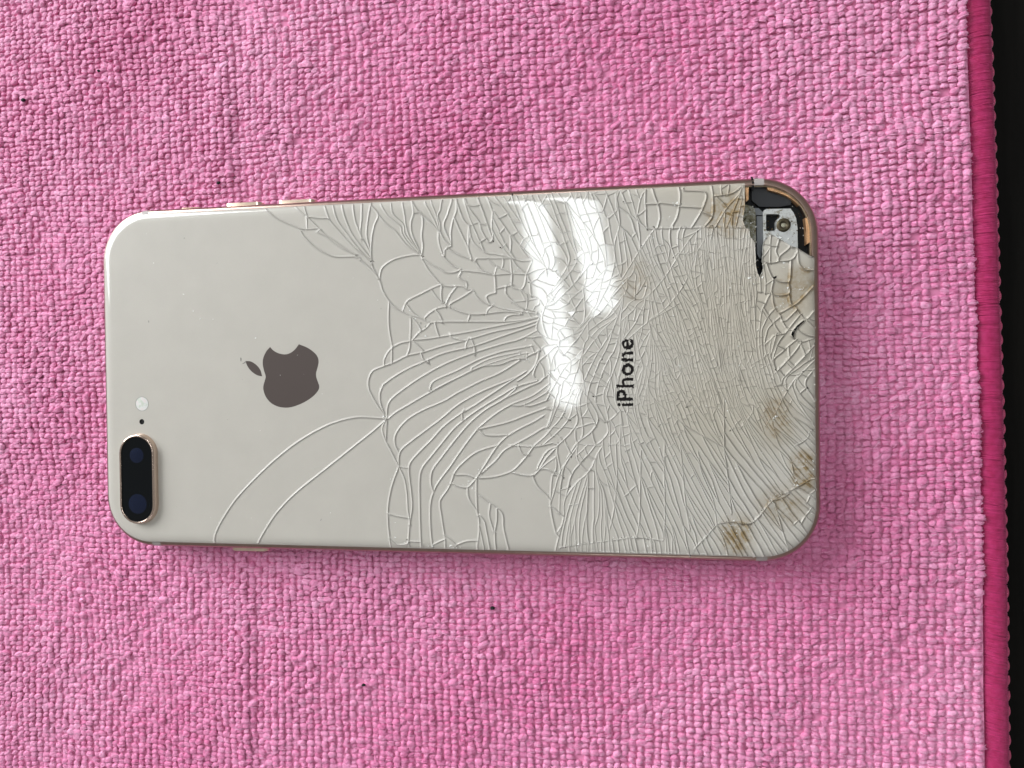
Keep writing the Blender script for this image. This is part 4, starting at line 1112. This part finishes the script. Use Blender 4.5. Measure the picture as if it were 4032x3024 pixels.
# crumbs of crushed glass
CR = NT('crushed_glass').p(col=(.80, .80, .77), rough=.08, coat=1, crough=.02).m
vs, fs = [], []
for (x, y, m_) in [(*c_, random.randint(5, 12)) for c_ in CRUMBS]+[(random.uniform(46, 76), random.uniform(-36, 30), 1) for k in range(130)]:
    for k in range(m_):
        px, py = x+random.gauss(0, .55), y+random.gauss(0, .55)
        if sdf_in(px, py, INS) < .3 or inpoly([(px, py)], HOLE_P)[0] or inpoly([(px, py)], HOLE2_P)[0]: continue
        pz = float(zsurf(px, py))+.02; b0 = len(vs); s_ = abs(random.gauss(.10, .06))+.05
        for q in range(4):
            d_ = np.random.default_rng(len(vs)).normal(0, 1, 3); d_ = d_/np.linalg.norm(d_)*s_; vs.append((px+d_[0]*1.3, py+d_[1]*1.3, pz+d_[2]*.7))
        fs += [(b0, b0+1, b0+2), (b0, b0+2, b0+3), (b0, b0+3, b0+1), (b0+1, b0+3, b0+2)]
mesh_obj('glass_crumbs', vs, fs, CR, glass, kind='stuff')

# ------------------------------------------------------------------ camera bump, flash, microphone
cambump = empty('camera_bump'); cambump.parent = phone
bc = np.array([-69.20, -22.95]); hw, hl = 4.3, 10.15
def pill(r, half, z, n=14):
    P = []
    for k in range(n+1): a_ = R(180*k/n); P.append((bc[0]+r*math.cos(a_), bc[1]+half-r0p+r*math.sin(a_), z))
    for k in range(n+1): a_ = R(180+180*k/n); P.append((bc[0]+r*math.cos(a_), bc[1]-half+r0p+r*math.sin(a_), z))
    return P
r0p = hw
rings = [(hw+.30, 7.2), (hw+.26, 7.62), (hw+.10, 8.0), (hw+.02, 8.45), (hw-.08, 8.62), (hw-.28, 8.66), (hw-.42, 8.60), (hw-.46, 8.35)]
vs, fs = [], []; q = len(pill(1, hl, 0))
for r_, z in rings: vs += pill(r_, hl, z)
for l_ in range(len(rings)-1):
    for k in range(q): fs.append((l_*q+k, l_*q+(k+1) % q, (l_+1)*q+(k+1) % q, (l_+1)*q+k))
o = mesh_obj('metal_ring', vs, fs, RIMG, cambump, smooth=True); o.data.set_sharp_from_angle(angle=R(50))
BLK = plain('black_camera_glass', (.002, .003, .004), rough=.5, coat=.6, crough=.02, spec=0.0)
vs = pill(hw-.44, hl, 8.42); mesh_obj('black_cover_glass', vs, [tuple(range(len(vs)))], BLK, cambump)
LENS = NT('blue_coated_lens').p(col=(.003, .007, .024), rough=.2, coat=.5, crough=.03, spec=.2).m
def dome(name, cx, cy, r, z, h, mat, parent, n=28):
    vs, fs = [(cx, cy, z+h)], []
    for j in range(1, 6):
        t = j/5
        for k in range(n): a_ = 2*math.pi*k/n; vs.append((cx+r*t*math.cos(a_), cy+r*t*math.sin(a_), z+h*(1-t*t)))
    fs += [(0, 1+k, 1+(k+1) % n) for k in range(n)]
    for j in range(4):
        for k in range(n): fs.append((1+j*n+k, 1+(j+1)*n+k, 1+(j+1)*n+(k+1) % n, 1+j*n+(k+1) % n))
    return mesh_obj(name, vs, fs, mat, parent, smooth=True)
dome('lens', -69.25, -17.5, 1.72, 8.425, .10, LENS, cambump)
dome('lens', -69.2, -28.55, 2.25, 8.425, .12, LENS, cambump)
def annulus(name, cx, cy, r0, r1, z0, z1, mat, parent, n=28):
    vs, fs = [], []
    for r_, z in ((r1, z0), (r1-.06, z1), (r0+.06, z1), (r0, z0)):
        for k in range(n): a_ = 2*math.pi*k/n; vs.append((cx+r_*math.cos(a_), cy+r_*math.sin(a_), z))
    for l_ in range(3):
        for k in range(n): fs.append((l_*n+k, l_*n+(k+1) % n, (l_+1)*n+(k+1) % n, (l_+1)*n+k))
    return mesh_obj(name, vs, fs, mat, parent, smooth=True)
FL = NT('frosted_flash_lens'); FL.p(rough=.25, coat=1)
nz = FL.noise(900, 3); FL.l(FL.ramp(nz.outputs[0], [(.4, (.60, .64, .55)), (.5, (.72, .72, .70)), (.62, (.76, .68, .66))]), FL.b.inputs['Base Color'])
fl = dome('flash', -68.4, -5.8, 1.55, 7.51, .05, FL.m, phone)
annulus('flash_rim', -68.4, -5.8, 1.53, 1.72, 7.50, 7.54, plain('grey_flash_rim', (.33, .33, .30), rough=.4), fl)
vs = [(x, y, 7.49) for x, y in mic]+[(x, y, 7.33) for x, y in mic]; n = len(mic)
mesh_obj('microphone_hole', vs, [tuple(range(n, 2*n))]+[(k, n+k, n+(k+1) % n, (k+1) % n) for k in range(n)], HOLE_M, phone)

# ------------------------------------------------------------------ inside the open corner
def slab(name, poly, z0, z1, mat, parent, holes=()):
    pts, ed = [], []
    for p in [poly]+list(holes):
        s0 = len(pts); pts += [Vector((float(a_), float(b_))) for a_, b_ in p]; n = len(p); ed += [(s0+k, s0+(k+1) % n) for k in range(n)]
    tv, te, tf, _, _, _ = delaunay_2d_cdt(pts, ed, [], 0, 1e-5)
    T_ = np.array([(v.x, v.y) for v in tv]); ct = T_[np.array(tf)].mean(1); ok = inpoly(ct, poly)
    for h_ in holes: ok &= ~inpoly(ct, h_)
    n = len(T_); vs = [(a_, b_, z1) for a_, b_ in T_]+[(a_, b_, z0) for a_, b_ in T_]
    tops = [tuple(int(i) for i in f_) for f_, k in zip(tf, ok) if k]; fs = list(tops); ec = {}
    for f_ in tops:
        for k in range(3): ec[(f_[k], f_[(k+1) % 3])] = 1
    for (a_, b_) in ec:
        if (b_, a_) not in ec: fs.append((b_, a_, n+a_, n+b_))
    return mesh_obj(name, vs, fs, mat, parent)
inner = empty('corner_internals'); inner.parent = phone
slab('speaker_block', BLOCK, 4.5, 5.2, CH2, inner)
pl = slab('bracket', PLATE, 4.5, 5.5, SILVER, inner, [PLATEHOLE])
sc_, se = np.array(SCREW); sr = np.linalg.norm(se-sc_)
SCM = gold_mat('tarnished_screw', (.10, .09, .06), .4, .8)
scr = annulus('screw', sc_[0], sc_[1], sr*.33, sr, 5.42, 5.72, SCM, inner)
dome('screw_socket', sc_[0], sc_[1], sr*.34, 5.52, .05, plain('pale_screw_centre', (.42, .40, .30), metal=.5, rough=.4), inner)
slab('grey_bar', BAR, 4.5, 5.2, GREYBAR, inner)
slab('bar_end', BARTOP, 4.5, 5.3, GREYBAR, inner)
slab('corroded_plate', CORRODED, 4.5, 5.6, CORR, inner)
slab('copper_contact', smooth_closed(TAB1, {0, 5, 6, 10, 11}, 3), 4.5, 5.97, COPPER, inner)
slab('copper_contact', TAB2, 4.5, 5.97, COPPER, inner)
slab('copper_contact', TAB3, 4.5, 5.95, COPPER, inner)
# bare gold lip of the band where the glass is gone
a0 = [station_pt(('C1', a_), INS+.42) for a_ in np.linspace(4, 90, 24)]+[(v, LY-INS-.42) for v in (66, 64.5)]
a1 = [station_pt(('C1', a_), INS+.66) for a_ in np.linspace(4, 90, 24)]+[(v, LY-INS-.66) for v in (66, 64.5)]
extra0 = [(LX-INS-.42, v) for v in (20.5, 23, 26)]; extra1 = [(LX-INS-.66, v) for v in (20.5, 23, 26)]
slab('bare_lip', extra0+a0+a1[::-1]+extra1[::-1], 5.7, 6.12, LIP, inner)
# splinters and grit lying in the opening
for nm_, mt, cnt in (('glass_splinters', CR, 60), ('brown_grit', plain('brown_grit', (.09, .055, .02), rough=.8), 70)):
    vs, fs = [], []; k = 0
    while k < cnt:
        px, py = random.uniform(64, 77.5), random.uniform(21, 37)
        if not inpoly([(px, py)], HOLE_P)[0] or sdf_in(px, py, INS+.5) < 0: continue
        onp = inpoly([(px, py)], PLATE)[0] and not inpoly([(px, py)], PLATEHOLE)[0]; onc = inpoly([(px, py)], CORRODED)[0]
        if nm_ == 'glass_splinters' and not (onp and py < 28.5) and not onc and random.random() > .08: continue
        k += 1; pz = 5.55 if onp else 5.65 if onc else 4.6; s_ = random.uniform(.06, .22); b0 = len(vs); a_ = random.uniform(0, 6.28); e_ = random.uniform(1, 2.5)
        for q in range(4):
            t = a_+q*1.57; vs.append((px+s_*(e_ if q % 2 else 1)*math.cos(t)*random.uniform(.5, 1), py+s_*(e_ if q % 2 else 1)*math.sin(t)*random.uniform(.5, 1), pz))
        vs.append((px, py, pz+s_*random.uniform(.4, 1))); fs += [(b0+q, b0+(q+1) % 4, b0+4) for q in range(4)]
    mesh_obj(nm_, vs, fs, mt, inner, kind='stuff')
# dark break in the band beside the antenna strip
mesh_obj('band_crack', [(65.9, 39.02, 6.2), (66.35, 39.0, 6.0), (66.5, 37.6, 6.56), (66.1, 37.6, 6.56), (66.6, 36.4, 6.15), (66.0, 36.4, 6.15)],
         [(0, 1, 2, 3), (3, 2, 4, 5)], HOLE_M, inner)

# ------------------------------------------------------------------ specks of dark lint on the towel
LINT = plain('black_lint', (.01, .011, .010), rough=.9)
specks = [(-104.7, 69.1, .62, 'round black lint speck near the upper left corner of the towel'),
          (-84.1, 74.7, .45, 'smaller oval black lint speck right of the corner speck at the top'),
          (-53.3, 46.0, .55, 'dark grey lint speck on the towel above the phone volume buttons'),
          (11.0, -52.5, .62, 'dark green lint speck on the towel below the middle of the phone'),
          (-19.5, -71.5, .5, 'thin dark lint speck lowest on the pink towel')]
for x, y, r_, lab in specks:
    r_ *= .78
    vs, fs = [], []; n = 7
    for j in range(4):
        t = R(-60+120*j/3)
        for k in range(n):
            a_ = 2*math.pi*k/n; rr = r_*math.cos(t)*random.uniform(.75, 1.2)
            vs.append((rr*1.25*math.cos(a_), rr*.9*math.sin(a_), r_*.8*math.sin(t)))
    for j in range(3):
        for k in range(n): fs.append((j*n+k, j*n+(k+1) % n, (j+1)*n+(k+1) % n, (j+1)*n+k))
    fs += [tuple(range(3*n, 4*n)), tuple(range(n-1, -1, -1))]
    o = mesh_obj('lint_speck', vs, fs, LINT, smooth=True); o.location = (x*MM, y*MM, (.05+float(wave(x, y)))*MM)
    tag(o, lab, 'lint', 'dark lint specks on the towel')

# ------------------------------------------------------------------ ceiling lamp: two bare fluorescent tubes above the table
TUBE = NT('lit_fluorescent_tube').p(col=(.9, .9, .9), emc=(.93, .98, 1.0), ems=14).m
CAP = plain('lamp_end_cap', (.6, .6, .6), rough=.4, metal=1)
def tube(name, p, d, length, rad, label):
    d = Vector(d).normalized(); n = 20; vs, fs = [], []
    X = d.cross(Vector((0, 0, 1))).normalized(); Z = X.cross(d)
    p = Vector(p)
    for l_, (s_, r_) in enumerate(((0, .55), (6, .85), (16, 1), (length-16, 1), (length-6, .85), (length, .55))):
        for k in range(n):
            a_ = 2*math.pi*k/n; v = p+d*s_+(X*math.cos(a_)+Z*math.sin(a_))*rad*r_; vs.append(tuple(v))
    for l_ in range(5):
        for k in range(n): fs.append((l_*n+k, l_*n+(k+1) % n, (l_+1)*n+(k+1) % n, (l_+1)*n+k))
    fs += [tuple(range(n)), tuple(range(5*n, 6*n))]
    o = mesh_obj(name, vs, fs, TUBE, smooth=True); tag(o, label, 'lamp', 'ceiling tubes'); return o
tube('fluorescent_tube', (-18, -52, 1000), (-59, 361, 0), 640, 24, 'long bare ceiling tube mirrored as the longer white streak in the glass')
tube('fluorescent_tube', (44, 108, 1000), (-31, 197, 0), 640, 24, 'long bare ceiling tube mirrored as the shorter white streak in the glass')
tube('fluorescent_tube', (5, -1090, 745), (1, 0, 0), 270, 24, 'short ceiling tube below the phone, mirrored as thin streaks on its lower rim')
